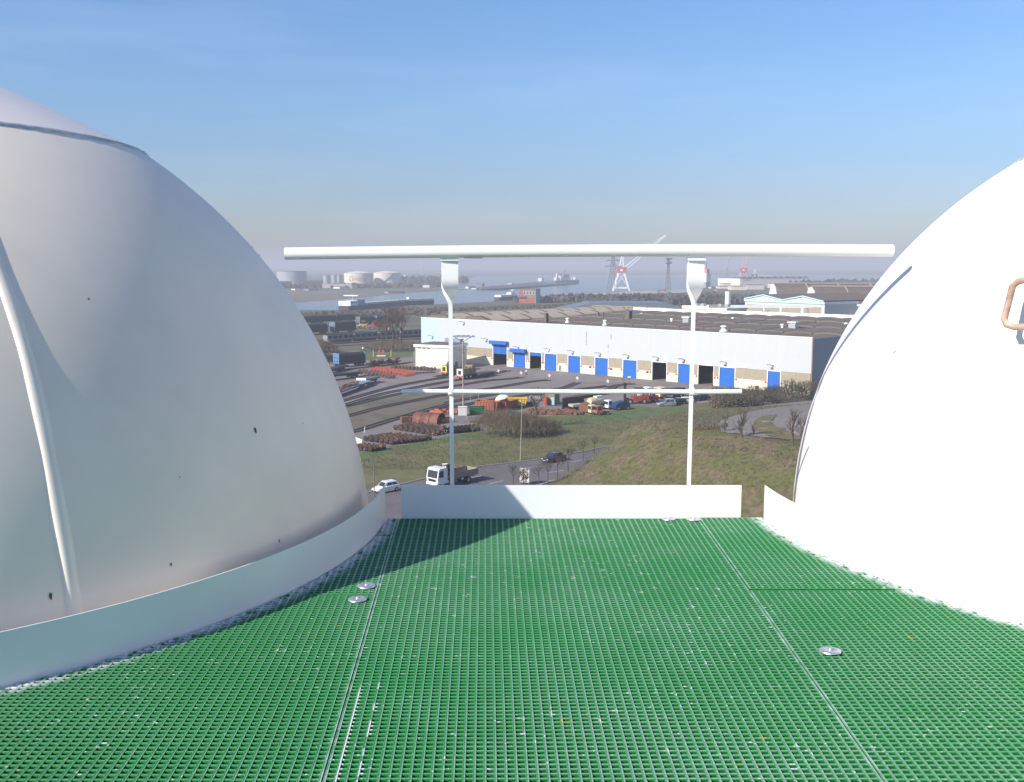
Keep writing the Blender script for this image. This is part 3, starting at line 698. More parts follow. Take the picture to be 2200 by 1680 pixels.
# roof: four tiers of shallow shells
def shell_mesh(w, l, rise, fh):
    mb = MB(); n = 8; rings = []
    top0 = [(w * k / n, 0, rise * math.sin(math.pi * k / n) ** .8) for k in range(n + 1)]; top1 = [(x, l, z + .25) for x, y, z in top0]
    mb.add(top0 + top1, [(k, k + 1, n + 2 + k, n + 1 + k) for k in range(n)])
    mb.cur = 1
    bot = [(x, 0, -fh) for x, y, z in top0]; mb.add(top0 + bot, [(k, k + 1, n + 2 + k, n + 1 + k) for k in range(n)])
    o = mb.build('roof_shell', [roofb, fascia], fix=False); me = o.data; bpy.data.objects.remove(o); return me
t_l = 33.0; ncol = 13; wv = (FL - t_l - .4) / ncol; TL = DEP / 4
sm = shell_mesh(wv - .32, TL - .06, .27, .45)
for r_ in range(4):
    for c in range(ncol):
        link('roof_shell', sm, wh, (t_l + c * wv + .05, .32 + r_ * TL, 12.75 + .55 * r_ + rq.uniform(-.03, .03)))
gut = MB()
for c in range(ncol + 1): gut.b2((t_l + c * wv - .3, .4, 12.2), (t_l + c * wv + .3, DEP - .2, 12.72))
gut.build('valley_gutter', roofb, wh)
MB().b2((t_l - .5, .3, 11.9), (FL - .1, DEP, 12.1)).build('roof_deck', roofb, wh)
pane('back_parapet', wbright, 36, FL + .1, 13.0, 15.7, DEP + .13, .25)
# left hall: two long vaults running back, each with a strip of skylights
for b in range(2):
    x0 = .3 + b * 16.2; w = 16; prof = [(x0 + w * k / 14, 12.6 + 2.1 * math.sin(math.pi * k / 14)) for k in range(15)]
    mb = MB(); n = 15; vs = [(x, .3, z) for x, z in prof] + [(x, 94.7, z) for x, z in prof]; mb.add(vs, [(k, k + 1, n + k + 1, n + k) for k in range(n - 1)]); mb.add([(x, .3, z) for x, z in prof] + [(x0, .3, 12), (x0 + w, .3, 12)], [tuple(range(15)) + (16, 15)])
    mb.build('roof_vault', roofb, wh)
    for k in range(10):
        ya, yb = 2 + k * 9.2, 2 + k * 9.2 + 8.1; vs = []; th = .10
        for q in range(6):
            s_ = .53 + .38 * q / 5; x = x0 + w * s_; z = 12.6 + 2.1 * math.sin(math.pi * s_) + th + .06; vs += [(x, ya, z), (x, yb, z)]
        link('skylight', MB().add(vs, [(2 * q, 2 * q + 1, 2 * q + 3, 2 * q + 2) for q in range(5)]).build('t', skylt).data, wh)
for o in [o for o in bpy.data.objects if o.name.split(".")[0] == "t"]: bpy.data.objects.remove(o)
def on_roof(p, z=13.6):
    q = G(p, z) - FA; return q.dot(fe), q.dot(-fn)
for p, s_ in ((R5(1415, 245), 1.0), (R6(80, 212), 1.0), (R6(308, 295), 1.1), (R6(812, 325), 1.1), (R6(1305, 225), 1.0), (R6(1710, 303), .9), (R7(600, 405), .8), (R7(495, 505), 1.5), (R7(1170, 485), .9), (R7(1908, 470), 1.0)):
    x, y = on_roof(p); v_ = MB().lathe([(.75 * s_, -1), (.75 * s_, .1), (.35 * s_, .7), (.35 * s_, 1.1), (.6 * s_, 1.2), (.5 * s_, 1.5), (0, 1.6)], 12, (x, max(.8, y), 13.1)).build('roof_vent', wbright, wh, True)
for p in (R7(75, 425), R7(1300, 490)):
    x, y = on_roof(p); o = MB().box((x, y, 13.9), (2.0, 2.0, 2.4)).build('roof_fan', galv, wh); MB().box((x, y, 15.2), (2.5, 2.5, .3)).build('fan_cowl', wbright, o)
for p, w, h in ((R6(1130, 270), 1.6, 3.2), (R6(720, 245), .6, 2.2), (R6(785, 240), .6, 2.2), (R6(25, 285), .9, 2.6), (R5(1925, 290), .9, 3)):
    x, y = on_roof(p); MB().box((x, max(1, y), 13 + h / 2), (w, w, h)).build('chimney', roofb, wh)
def rail_strip(par, pts, h=1.1, m=None):
    mb = MB(); m = m or yellrail
    for a, b in zip(pts, pts[1:]):
        a, b = Vector(a), Vector(b); n = max(1, int((b - a).length / 2.2)); up = Vector((0, 0, h))
        mb.tube([a + up, b + up], .09, 5); mb.tube([a + up * .5, b + up * .5], .07, 5)
        for k in range(n + 1): mb.tube([a.lerp(b, k / n), a.lerp(b, k / n) + up], .08, 5)
    return mb.build('roof_handrail', m, par)
rail_strip(wh, [(1, 14, 13.0), (1, 40, 13.0)]); rail_strip(wh, [(16.6, 4, 13.0), (16.6, 24, 13.0)]); rail_strip(wh, [(FL - 2, 22, 13.2), (FL - 2, DEP - 1, 13.2)]); rail_strip(wh, [(8, 94, 13.5), (29, 94, 13.5)])
# interior props seen through the open doors
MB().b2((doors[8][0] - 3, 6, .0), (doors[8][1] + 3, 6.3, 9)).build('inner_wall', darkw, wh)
slab('inner_lamp', yellow, R6(1535, 945), R6(1560, 1000), .1, 5.7)

# ------------------------------------------------------------------ annexe in front of the left corner
A0, A1, A2 = G(R5(165, 912)), G(R5(618, 935)), G(R5(770, 925))
ax = (A1 - A0); al = ax.length; arot = math.atan2(ax.y, ax.x); ay = Vector((-ax.y, ax.x, 0)).normalized()
an = thing('annexe', 'small cream flat-roofed block in front of the left end of the warehouse', 'building', A0, arot)
ah = 7.0; aw = 11
MB().b2((0, 0, 0), (al, aw, ah - .9)).build('wall', mat('cream_wall', (.74, .67, .53), .7, ns=.4, amt=.06, col2=(.66, .57, .42), ns2=.2, thr=(.58, .75)), an)
MB().b2((-.35, -.35, ah - .898), (al + .35, aw + .3, ah - .1)).build('fascia', wbright, an)
MB().b2((-.2, -.2, ah - .098), (al + .2, aw + .15, ah)).build('roof', roofb, an)
for x in (.15, al - .25): MB().tube([(x, -.1, 0), (x, -.1, ah - .9)], .07, 6).build('downpipe', wbright, an)
for x in (1.0, 2.6, 4.2): MB().b2((x, -.03, ah - 1.35), (x + 1.1, .05, ah - 1.05)).build('vent_slot', roofb, an)
MB().b2((al * .2, -.04, 0), (al * .2 + 1.6, .04, .5)).build('low_hatch', brickg, an)

# ------------------------------------------------------------------ railway tracks
def smooth_pts(P, n=8):
    out = []
    for i in range(len(P) - 1):
        p0, p1, p2, p3 = P[max(i - 1, 0)], P[i], P[i + 1], P[min(i + 2, len(P) - 1)]
        for k in range(n):
            t = k / n; out.append(.5 * ((2 * p1) + (p2 - p0) * t + (2 * p0 - 5 * p1 + 4 * p2 - p3) * t * t + (3 * p1 - p0 - 3 * p2 + p3) * t ** 3))
    return out + [P[-1]]
sleeper = mat('sleeper', (.055, .045, .04), .95, ns=2, amt=.3)
def track(label, pts, bed=None, z=.0, slp=True):
    P = smooth_pts([G(p) if not isinstance(p, Vector) else p for p in pts]); r_ = thing('railway_track', label, 'railway track', (0, 0, 0), 0, 'tracks of the rail yard')
    for s_ in (-.75, .75):
        rings = []
        for i, p in enumerate(P):
            d = P[min(i + 1, len(P) - 1)] - P[max(i - 1, 0)]; n = Vector((-d.y, d.x, 0)).normalized()
            rings.append([p + n * (s_ + w) + Vector((0, 0, z + h)) for w, h in ((-.10, .03), (.10, .03), (.06, .2), (-.06, .2))])
        MB().loft(rings).build('rail', steel, r_)
    if slp:
        mb = MB(); acc = 0
        for a, b in zip(P, P[1:]):
            d = b - a; l = d.length; w = math.atan2(d.y, d.x)
            while acc < l: p = a + d * (acc / l); mb.box((p.x, p.y, .035), (.25, 2.5, .05), w); acc += .75
            acc -= l
        tag(mb.build('sleeper', sleeper, r_), kind='stuff')
    return r_
T1 = [R8(-900, 640), R8(-300, 470), R8(250, 332), R8(700, 205), R8(1000, 128), R8(1400, 55), R8(1640, 18), R5(450, 1045), R5(770, 985), R5(1000, 930)]
T2 = [R8(-900, 760), R8(-300, 560), R8(275, 390), R8(700, 258), R8(1015, 190), R8(1640, 75), R5(720, 1092), R5(1180, 1012), R5(1420, 960)]
T3 = [R8(285, 402), R8(760, 290), R8(1100, 222), R5(690, 1170), R5(1100, 1102), R5(1500, 1066), R5(1590, 1050)]
T4 = [R8(-600, 720), R8(320, 525), R8(700, 425), R8(1200, 322), R8(1640, 240), R5(1250, 1190), R5(1700, 1115), R5(1965, 1088)]
T5 = [R8(-500, 930), R8(390, 725), R8(700, 635), R8(1000, 545), R8(1400, 432), R8(1640, 372), R5(620, 1392), R5(1000, 1320), R5(1400, 1262), R6(150, 1215), R6(440, 1122)]
T6 = [R8(1000, 552), R8(1400, 470), R8(1640, 415), S1(60, 345), S1(300, 300), S1(700, 240), S1(1100, 195), R6(850, 1168)]
T7 = [R6(880, 1215), R6(960, 1166), R6(1185, 1136)]
for l, t_ in (('rail track curving from the dome to the yellow shunting locomotive', T1), ('rail track running under the white shunting locomotive', T2), ('rail track branching off in front of the white shunting locomotive', T3), ('rail track crossing the mossy middle of the yard', T4), ('rail track passing just above the wheelsets and the rusty arched shell', T5), ('rail track passing behind the red and yellow skips', T6), ('short rail stub ending near the white hydrant post', T7)): track(l, t_)
U1 = [R4(-600, 1010), R4(200, 880), R4(480, 960), R4(940, 925), R4(1420, 878), R4(1600, 830)]
track('rail track under the black covered wagon with a blue end', [R4(-500, 1060), R4(470, 968), R4(940, 920), R4(1420, 870), R4(1600, 845)], slp=False)
track('rail track between the flat wagons beside the dome', [R4(-500, 1190), R4(510, 1095), R4(870, 1050), R4(1100, 1020), R4(1900, 985)], slp=False)
track('rail track along the far side of the grass strip', [R4(-500, 740), R4(280, 655), R4(1000, 610), R4(1700, 590)], slp=False)
track('rail track under the passenger coaches', [R4(-500, 660), R4(410, 605), R4(800, 580), R4(1100, 560), R4(1700, 530)], slp=False)
track('rail track in front of the far black covered wagons', [R4(-500, 560), R4(250, 485), R4(860, 455), R4(1700, 430)], slp=False)
# stop signs at the buffer ends
def stop_sign(p, label):
    c = G(p); r_ = thing('stop_sign', label, 'sign', (c.x, c.y, 0), -.75, 'red and white stop markers at the track ends')
    MB().tube([(0, 0, 0), (0, 0, .9)], .04, 6).build('post', galv, r_); MB().box((0, 0, 1.05), (.75, .06, .55), 0, .5).build('board', wbright, r_); MB().box((0, -.034, 1.05), (.75, .02, .2), 0, .5).build('red_band', redm, r_)
sgl = ['red and white stop marker nearest the white shunting locomotive', 'red and white stop marker to the left of the walking person', 'red and white stop marker right of the walking person', 'red and white stop marker second from the hydrant post', 'red and white stop marker next to the hydrant post']
for p, l in zip((R5(1285, 1012), R5(1590, 1042), R5(1970, 1078), R6(440, 1114), R6(850, 1156)), sgl): stop_sign(p, l)
c = G(R6(1137, 1155)); r_ = thing('hydrant_post', 'white topped post beside the short rail stub in the yard', 'post', (c.x, c.y, 0))
MB().tube([(0, 0, 0), (0, 0, 2.0)], .09, 8).build('post', lattice, r_); MB().box((0, 0, 2.1), (.7, .5, .35)).build('head', wbright, r_)
c = G(R6(1055, 1140)); r_ = tag(MB().tube([(c.x, c.y, 0), (c.x, c.y, 2.2)], .07, 6).build('marker_post', rust), 'thin rusty post left of the white topped post', 'post')

# ------------------------------------------------------------------ vehicles
def wheel_part(name, par, c, r, w, axis='y', rimm=None):
    o = MB().lathe([(r * .55, -w / 2), (r, -w / 2), (r, w / 2), (r * .55, w / 2)], 18, c, axis=axis).build(name, tyre, par, True)
    MB().lathe([(.02, -w * .42), (r * .6, -w * .46), (r * .6, w * .46), (.02, w * .42)], 14, c, axis=axis).build('rim', rimm or galv, o, True)
    return o
def car(label, pos, rz, paint, L_=3.95, W_=1.66, H_=1.43, hatch=1, group='cars in the yard and on the road'):
    """x forward; body lofted from cross sections, glazing set proud of the cabin"""
    r_ = thing('car', label, 'car', (pos.x, pos.y, pos.z), rz, group)
    h2 = L_ / 2; w = W_ / 2
    st = [(-h2, .42, .78, .80), (-h2 + .12, .24, .92, .95), (-h2 + .7, .2, .95, 1), (-.3, .18, .93, 1), (.6, .18, .90, 1), (h2 - .75, .2, .80, .98), (h2 - .2, .24, .66, .90), (h2, .36, .56, .78)]
    rings = []
    for x, zb_, zt, k in st:
        ww = w * k; rings.append([(x, -ww * .93, zb_), (x, -ww, (zb_ + zt) * .5), (x, -ww * .965, zt - .05), (x, -ww * .88, zt), (x, ww * .88, zt), (x, ww * .965, zt - .05), (x, ww, (zb_ + zt) * .5), (x, ww * .93, zb_)])
    body = MB().loft(rings).build('body', paint, r_, True)
    bx0, bx1 = (-h2 + .12, h2 - 1.0) if hatch else (-h2 + .75, h2 - 1.05); tx0, tx1 = (-h2 + .62, .22) if hatch else (-h2 + 1.15, .40)
    zb_, zt = .88, H_; wb, wtp = w * .90, w * .68
    rings = [[(bx0, -wb, zb_), (bx1, -wb, zb_ - .08), (bx1, wb, zb_ - .08), (bx0, wb, zb_)], [(tx0 - .1, -wtp - .05, zt - .10), (tx1 + .12, -wtp - .05, zt - .10), (tx1 + .12, wtp + .05, zt - .10), (tx0 - .1, wtp + .05, zt - .10)], [(tx0, -wtp + .03, zt - .01), (tx1, -wtp + .03, zt - .01), (tx1, wtp - .03, zt - .01), (tx0, wtp - .03, zt - .01)]]
    MB().loft(rings).build('roof', paint, r_)
    def glaze(name, q, f0, f1, g0, g1, out):
        a, b, c, d = [Vector(p) for p in q]   # a,b lower; c,d upper (c above b)
        P = lambda s_, t_: (a.lerp(b, s_)).lerp(d.lerp(c, s_), t_) + Vector(out) * .012
        MB().sheet([P(f0, g0), P(f1, g0), P(f1, g1), P(f0, g1)]).build(name, glass, r_)
    lo, hi = rings[0], rings[1]
    glaze('windscreen', (lo[1], lo[2], hi[2], hi[1]), .06, .94, .14, .95, (1, 0, .6)); glaze('rear_window', (lo[3], lo[0], hi[0], hi[3]), .08, .92, .2, .92, (-1, 0, .6))
    for q, o in (((lo[0], lo[1], hi[1], hi[0]), (0, -1, .3)), ((lo[3], lo[2], hi[2], hi[3]), (0, 1, .3))):
        glaze('side_window', q, .13, .46, .18, .90, o); glaze('side_window', q, .50, .84, .14, .92, o)
    for sx_ in (-h2 + .72, h2 - .78):
        for sy in (-1, 1): wheel_part('wheel', r_, (sx_, sy * (w - .09), .30), .30, .20)
    for sy in (-1, 1):
        MB().blob((h2 - .13, sy * w * .60, .60), (.24, .34, .17), 1, 5, 0).build('headlight', lamp, r_, True); MB().box((-h2 + .06, sy * w * .70, .76), (.1, .18, .24)).build('tail_light', redm, r_)
        MB().box((bx1 - .45, sy * (w + .07), .92), (.14, .16, .12)).build('mirror', paint, r_)
    MB().box((h2 - .03, 0, .40), (.1, W_ * .62, .14)).build('grille', black, r_); MB().box((h2 + .01, 0, .42), (.03, .5, .11)).build('number_plate', lamp, r_)
    return r_
def place(p, q=None, z=0): 
    a = G(p, z); a.z = z; return a
roadang = math.atan2(-.71, -.70)
def carat(label, p, rz, *a, **k): return car(label, place(p), rz, *a, **k)
carat('white hatchback car driving past behind the left toe board', (829, 1056), R(222), whitec, L_=3.8, H_=1.46)
carat('dark blue car with lit-looking headlamps on the road beyond the billboard', S1(1110, 990), R(225), bluec, L_=4.3, W_=1.75, H_=1.42, hatch=0)
carat('silver hatchback car parked at the near end of the row', S2(425, 322), R(190), silver, L_=4.1, H_=1.62)
carat('black car parked between the silver car and the white car', S2(540, 305), R(205), blackc, L_=4.0)
carat('white saloon car parked in the row beside the guard rail post', S2(615, 295), R(200), whitec, L_=4.2, hatch=0)
carat('dark grey car half hidden behind the guard rail post', S2(690, 272), R(205), mat('grey_car_paint', (.06, .08, .10), .3, .4, coat=.6), L_=4.0)
carat('black car parked just right of the guard rail post', S2(800, 262), R(205), blackc, L_=4.2, H_=1.48)
# flatbed truck with a folded loader crane
a, b = G(R8(1440, 1440)), G(R8(1990, 1300)); tr_len = 7.9
rz = R(225); hd = Vector((math.cos(rz), math.sin(rz), 0)); c = a - hd * 3.4
tk = thing('flatbed_truck', 'white flatbed truck with a folded loader crane behind its cab', 'truck', (c.x, c.y, 0), rz)
cabp = [(3.55, .62), (3.62, 1.35), (3.38, 2.55), (3.2, 2.72), (2.0, 2.74), (1.85, 2.6), (1.85, .62)]
cab = MB().prof(cabp, -1.18, 1.18).build('cab', whitec, tk)
MB().add([(3.622, -1.02, 1.42), (3.622, 1.02, 1.42), (3.415, 1.0, 2.42), (3.415, -1.0, 2.42)], [(0, 1, 2, 3)]).build('windscreen', glass, tk)
for sy in (-1, 1):
    MB().sheet([(3.38, sy * 1.188, 1.5), (2.55, sy * 1.188, 1.5), (2.55, sy * 1.188, 2.4), (3.2, sy * 1.188, 2.4)]).build('side_window', glass, tk)
    MB().box((3.60, sy * .88, .82), (.1, .36, .2)).build('headlight', lamp, tk); MB().tube([(3.4, sy * 1.15, 2.2), (3.55, sy * 1.45, 2.2), (3.55, sy * 1.45, 1.75)], .07, 6).build('mirror', black, tk)
    for x in (2.75,): wheel_part('wheel', tk, (x, sy * 1.02, .48), .48, .30)
    for x in (-2.0,): wheel_part('wheel', tk, (x, sy * .98, .48), .48, .52)
    MB().box((.6, sy * .95, .75), (1.2, .4, .5)).build('side_tank', lattice, tk)
MB().box((3.63, 0, .62), (.12, 2.3, .34)).build('bumper', whitec, tk); MB().box((3.64, 0, 1.08), (.05, 1.5, .34)).build('grille', black, tk)
MB().box((-.6, 0, .85), (6.6, .9, .26)).build('chassis', black, tk); MB().box((-1.6, 0, 1.08), (4.6, 2.36, .14)).build('bed_floor', wood, tk)
MB().box((.75, 0, 1.85), (.1, 2.36, 1.4)).build('headboard', whitec, tk); MB().box((-3.88, 0, 1.5), (.08, 2.3, .72)).build('tailboard', wood, tk)
for sy in (-1, 1):
    for k in range(4): MB().box((-1.6 + 1.125 * (k - 1.5), sy * 1.18, 1.5), (1.10, .07, .74)).build('side_board', wood, tk)
mb = MB(); mb.box((1.25, 0, 1.6), (.5, .9, 1.5)); mb.tube([(1.25, 0, 2.2), (1.25, -.5, 2.9), (1.25, .5, 3.05), (1.2, .9, 2.3), (1.2, .7, 1.6)], .15, 8); mb.build('loader_crane', mat('crane_cream', (.5, .47, .40), .5, ns=2, amt=.2), tk)
MB().tube([(1.2, -.75, .8), (1.2, -.75, 3.05)], .1, 8).build('exhaust', black, tk)
MB().box((1.62, 1.0, 2.35), (.4, .3, 1.6)).build('air_intake', black, tk)
# red lift trucks
def lift_truck(label, p, rz, s_=1, m=None):
    m = m or mat('lift_red', (.33, .05, .035), .5, ns=2, amt=.15); c = G(p); r_ = thing('lift_truck', label, 'forklift', (c.x, c.y, 0), rz, 'red lift trucks in the yard')
    B = lambda c_, d: MB().box([x * s_ for x in c_], [x * s_ for x in d])
    B((-.9, 0, 1.0), (2.6, 1.9, 1.0)).build('body', m, r_); B((-2.3, 0, 1.1), (.7, 1.9, 1.3)).build('counterweight', m, r_); B((1.0, 0, .6), (1.4, 1.4, .4)).build('frame', black, r_)
    mb = MB()
    for x, y in ((-.3, -.7), (-.3, .7), (-1.6, -.7), (-1.6, .7)): mb.tube([(x * s_, y * s_, 1.5 * s_), (x * s_, y * s_, 2.9 * s_)], .07, 6)
    mb.box((-.95 * s_, 0, 2.95 * s_), (1.7 * s_, 1.6 * s_, .1)); mb.build('cab_guard', black, r_); B((-.9, -.1, 1.9), (.6, .6, .8)).build('seat', creamt, r_)
    for y in (-.45, .45): B((1.85, y, 2.0), (.18, .2, 4.0)).build('mast', black, r_)
    B((1.85, 0, 3.9), (.16, 1.1, .2)).build('mast_bar', black, r_); B((1.85, 0, 1.2), (.16, 1.1, .2)).build('mast_bar', black, r_)
    for y in (-.4, .4): B((2.6, y, .3), (1.4, .14, .08)).build('fork', black, r_)
    for x in (1.1, -1.7):
        for y in (-.9, .9): wheel_part('wheel', r_, (x * s_, y * s_, .5 * s_), .5 * s_, .4 * s_)
lift_truck('large red lift truck with a dark mast, left of the silver car', R6(1205, 1400), R(190), 1.15)
lift_truck('smaller red lift truck half behind the large one', R6(1390, 1380), R(200), .85)
def flat_lorry(label, p, rz, m, cabm, L_=8, cab=True):
    c = G(p); r_ = thing('lorry', label, 'lorry', (c.x, c.y, 0), rz, 'lorries parked near the warehouse')
    MB().box((-.5, 0, 1.0), (L_ - 2, 2.3, .4)).build('bed', black, r_); MB().box((-.8, 0, 1.7), (L_ - 3.4, 2.1, .9)).build('load', m, r_)
    if cab:
        MB().prof([(L_ / 2, .6), (L_ / 2 - .1, 2.6), (L_ / 2 - 1.9, 2.7), (L_ / 2 - 1.9, .6)], -1.15, 1.15).build('cab', cabm, r_)
        MB().sheet([(L_ / 2 + .01, -1, 1.6), (L_ / 2 + .01, 1, 1.6), (L_ / 2 - .07, 1, 2.4), (L_ / 2 - .07, -1, 2.4)]).build('windscreen', glass, r_)
        for y in (-.8, .8): MB().box((L_ / 2 + .02, y, .9), (.08, .3, .2)).build('headlight', lamp, r_)
    for x in (L_ / 2 - 1.2, -L_ / 2 + 1.3, -L_ / 2 + 2.4):
        for y in (-1, 1): wheel_part('wheel', r_, (x, y, .5), .5, .35)
flat_lorry('white fronted lorry parked behind the red lift trucks', R6(1455, 1330), R(215), roofb, wbright, 6)
flat_lorry('pale orange lorry with a long dark flat bed beside the white fronted lorry', R6(1700, 1322), R(215), black, mat('pale_orange', (.72, .50, .30), .5, ns=3, amt=.15), 9)

# ------------------------------------------------------------------ shunting locomotives and their wagon
pinkb = mat('buffer_red', (.55, .16, .13), .6)
def shunter(label, p, q, front, hood):
    c, a, l = seg(p, q); r_ = thing('shunting_locomotive', label, 'locomotive', (c.x, c.y, 0), a + math.pi, 'shunting locomotives in the yard')  # +x = nose towards the dome
    MB().box((0, 0, 1.0), (7.0, 2.5, .35)).build('frame', black, r_); MB().box((1.2, 0, 2.05), (4.2, 1.7, 1.7)).build('hood', hood, r_); MB().box((3.32, 0, 2.0), (.12, 1.75, 1.75)).build('nose', front, r_)
    MB().box((3.40, 0, 1.95), (.05, .9, 1.1)).build('radiator_grille', black, r_); MB().prof([(-2.9, 1.2), (-2.9, 3.35), (-2.6, 3.6), (-1.2, 3.6), (-.92, 3.35), (-.92, 1.2)], -1.2, 1.2).build('cab', hood, r_)
    for y in (-.6, .6): MB().box((-.90, y, 2.9), (.05, .8, .6)).build('cab_window', glass, r_)
    for y in (-1.205, 1.205): MB().box((-1.9, y, 2.85), (1.2, .05, .6)).build('side_window', glass, r_)
    MB().box((3.42, 0, 1.0), (.2, 2.5, .4)).build('buffer_beam', pinkb, r_)
    for y in (-.75, .75):
        MB().lathe([(.12, 0), (.12, .35), (.30, .36), (.30, .46), (0, .48)], 14, (3.5, y, 1.0), axis='x').build('buffer', pinkb, r_, True); MB().lathe([(.13, 0), (.13, .1), (0, .12)], 10, (3.38, y, 2.65), axis='x').build('headlight', lamp, r_, True)
    for x in (-2, 0, 2):
        for y in (-.75, .75): MB().lathe([(0, -.08), (.5, -.08), (.5, .08), (0, .08)], 16, (x, y, .65), axis='y').build('wheel', black, r_)
    MB().tube([(2.2, .4, 2.9), (2.2, .4, 3.3)], .12, 8).build('exhaust', black, r_)
    return r_
y1 = shunter('dark green shunting locomotive with a yellow nose beside the cream annexe', R5(480, 1048), R5(760, 985), mat('loco_yellow', (.72, .60, .12), .5), mat('loco_olive', (.15, .13, .07), .6, ns=2, amt=.2))
w1 = shunter('olive shunting locomotive with a white nose and orange beacon', R5(720, 1092), R5(985, 1045), wbright, mat('loco_brown', (.21, .175, .085), .6, ns=2, amt=.25))
MB().lathe([(.16, 0), (.16, .25), (0, .3)], 10, (-1.9, .3, 3.6)).build('beacon', orange, w1, True)
def flat_wagon(label, p, q, deckm=None, h=1.15, load=None, endw=False):
    c, a, l = seg(p, q); r_ = thing('flat_wagon', label, 'wagon', (c.x, c.y, 0), a, 'flat wagons in the rail yard')
    MB().box((0, 0, h), (l, 2.6, .22)).build('deck', deckm or steel, r_); MB().box((0, 0, h - .3), (l * .96, 1.6, .35)).build('underframe', black, r_)
    for x in (-l * .32, l * .32):
        mb = MB().box((x, 0, .62), (2.6, 2.0, .3)); mb.build('bogie', black, r_)
        for dx in (-.9, .9):
            for y in (-.75, .75): MB().lathe([(0, -.07), (.44, -.07), (.44, .07), (0, .07)], 14, (x + dx, y, .6), axis='y').build('wheel', steel, r_)
    for x in (-l / 2, l / 2):
        for y in (-.75, .75): MB().tube([(x, y, 1), (x + (.5 if x > 0 else -.5), y, 1)], [.1, .22], 8).build('buffer', black, r_)
    if endw:
        MB().box((l / 2 - .05, 0, h + .3), (.12, 2.6, .62)).build('end_board', wbright, r_)
        for y in (-1.3, 1.3): MB().box((0, y, h + .16), (l, .1, .5)).build('side_board', bluegrey, r_)
    return r_
flat_wagon('low flat wagon standing behind the white nosed locomotive', R5(985, 1062), R5(1190, 1022))
fw = flat_wagon('blue sided flat wagon loaded with brown scrap running out of view behind the dome', R4(310, 1390), R4(985, 1155), bluegrey)
mb = MB(); rq = random.Random(8)
for k in range(60): mb.blob((rq.uniform(-9, 9), rq.uniform(-.9, .9), 1.45 + rq.uniform(0, .25)), (rq.uniform(.4, 1.2), rq.uniform(.4, .9), .5), k, 3, .4)
tag(mb.build('scrap_load', rust), kind='stuff').parent = fw
fw2 = thing('low_wagon', 'short low wagon with a white end board next to the scrap wagon', 'wagon', seg(R4(900, 1150), R4(1100, 1110))[0], seg(R4(1000, 1175), R4(1110, 1150))[1])
MB().box((0, 0, 1.2), (7.5, 2.7, .25)).build('deck', roofb, fw2); MB().box((-3.7, 0, 1.45), (.2, 2.8, .6)).build('end_board', wbright, fw2); MB().box((0, -1.38, 1.35), (7.4, .1, .4)).build('side_board', bluegrey, fw2); MB().box((0, 1.38, 1.35), (7.4, .1, .4)).build('side_board', wbright, fw2); MB().box((0, 0, .8), (6.5, 1.8, .5)).build('underframe', black, fw2)
for x in (-2.2, 2.2):
    for y in (-.75, .75): MB().lathe([(0, -.07), (.46, -.07), (.46, .07), (0, .07)], 14, (x, y, .6), axis='y').build('wheel', steel, fw2)
flat_wagon('black flat wagon second from the dome in the middle of the yard', R4(380, 1100), R4(870, 1045), black, 1.4)
flat_wagon('long black flat wagon nearest the dome left of the blue ended wagon', R4(300, 1035), R4(680, 945), black, 1.3)
fw3 = flat_wagon('dark flat wagon carrying rusty bogies beside the blue ended wagon', R4(1010, 915), R4(1400, 870), black, 1.1)
for x in (-5, -1.5, 2, 5.5):
    o = MB().blob((x, 0, 1.7), (2.4, 1.8, 1.0), int(x * 2) + 20, 4, .35).build('bogie_load', rust, fw3)
# covered bulk wagons
def covered_wagon(label, p, q, endm, h=4.0, w=3.0, group='covered wagons in the rail yard'):
    c, a, l = seg(p, q); r_ = thing('covered_wagon', label, 'wagon', (c.x, c.y, 0), a, group)
    prof = [(-w / 2, 1.1)] + [(w / 2 * math.cos(math.pi * (1 - k / 10)), h - 1.0 + 1.0 * math.sin(math.pi * k / 10)) for k in range(11)] + [(w / 2, 1.1)]
    n = len(prof); e_ = l / 2 - .5; vs = [(-e_, y, z) for y, z in prof] + [(e_, y, z) for y, z in prof]
    MB().add(vs, [(k, k + 1, n + k + 1, n + k) for k in range(n - 1)]).build('cover', tarp, r_)
    for x in (-l / 2, l / 2):
        s_ = 1 if x > 0 else -1; d = MB().box((x - s_ * .3, 0, (h + 1.0) / 2 - .05), (.3, w + .06, h - 1.1)).build('end_wall', endm, r_)
        for y in (-w * .28, 0.0, w * .28): MB().box((x - s_ * .09, y, (h + 1.0) / 2 - .05), (.14, .14, h - 1.2)).build('end_rib', bluegrey if endm is not bluegrey else black, d)
        for z in (1.8, 2.9): MB().box((x - s_ * .10, 0, z), (.13, w, .12)).build('end_rib', black, d)
    MB().box((0, 0, 1.0), (l, w * .85, .25)).build('sole_bar', black, r_)
    for x in (-l * .34, l * .34):
        for dx in (-.9, .9):
            for y in (-.75, .75): MB().lathe([(0, -.07), (.45, -.07), (.45, .07), (0, .07)], 12, (x + dx, y, .5), axis='y').build('wheel', black, r_)
    return r_
bw = covered_wagon('black covered wagon with a blue ribbed end beside the grass strip', R4(560, 915), R4(935, 885), mat('wagon_blue', (.10, .24, .44), .5, ns=2, amt=.12), 4.3)
covered_wagon('black covered wagon ending nearest the yellow loader', R4(510, 455), R4(810, 435), bluegrey, 5.2, 3.4)
covered_wagon('black covered wagon half hidden by the left dome behind the coaches', R4(100, 475), R4(440, 458), bluegrey, 4.8, 3.4)
covered_wagon('far black covered wagon right of the pale grey wagon end', R4(860, 345), R4(1080, 335), bluegrey, 4.4)
covered_wagon('far black covered wagon partly behind the bare trees', R4(1090, 333), R4(1400, 318), bluegrey, 4.4)
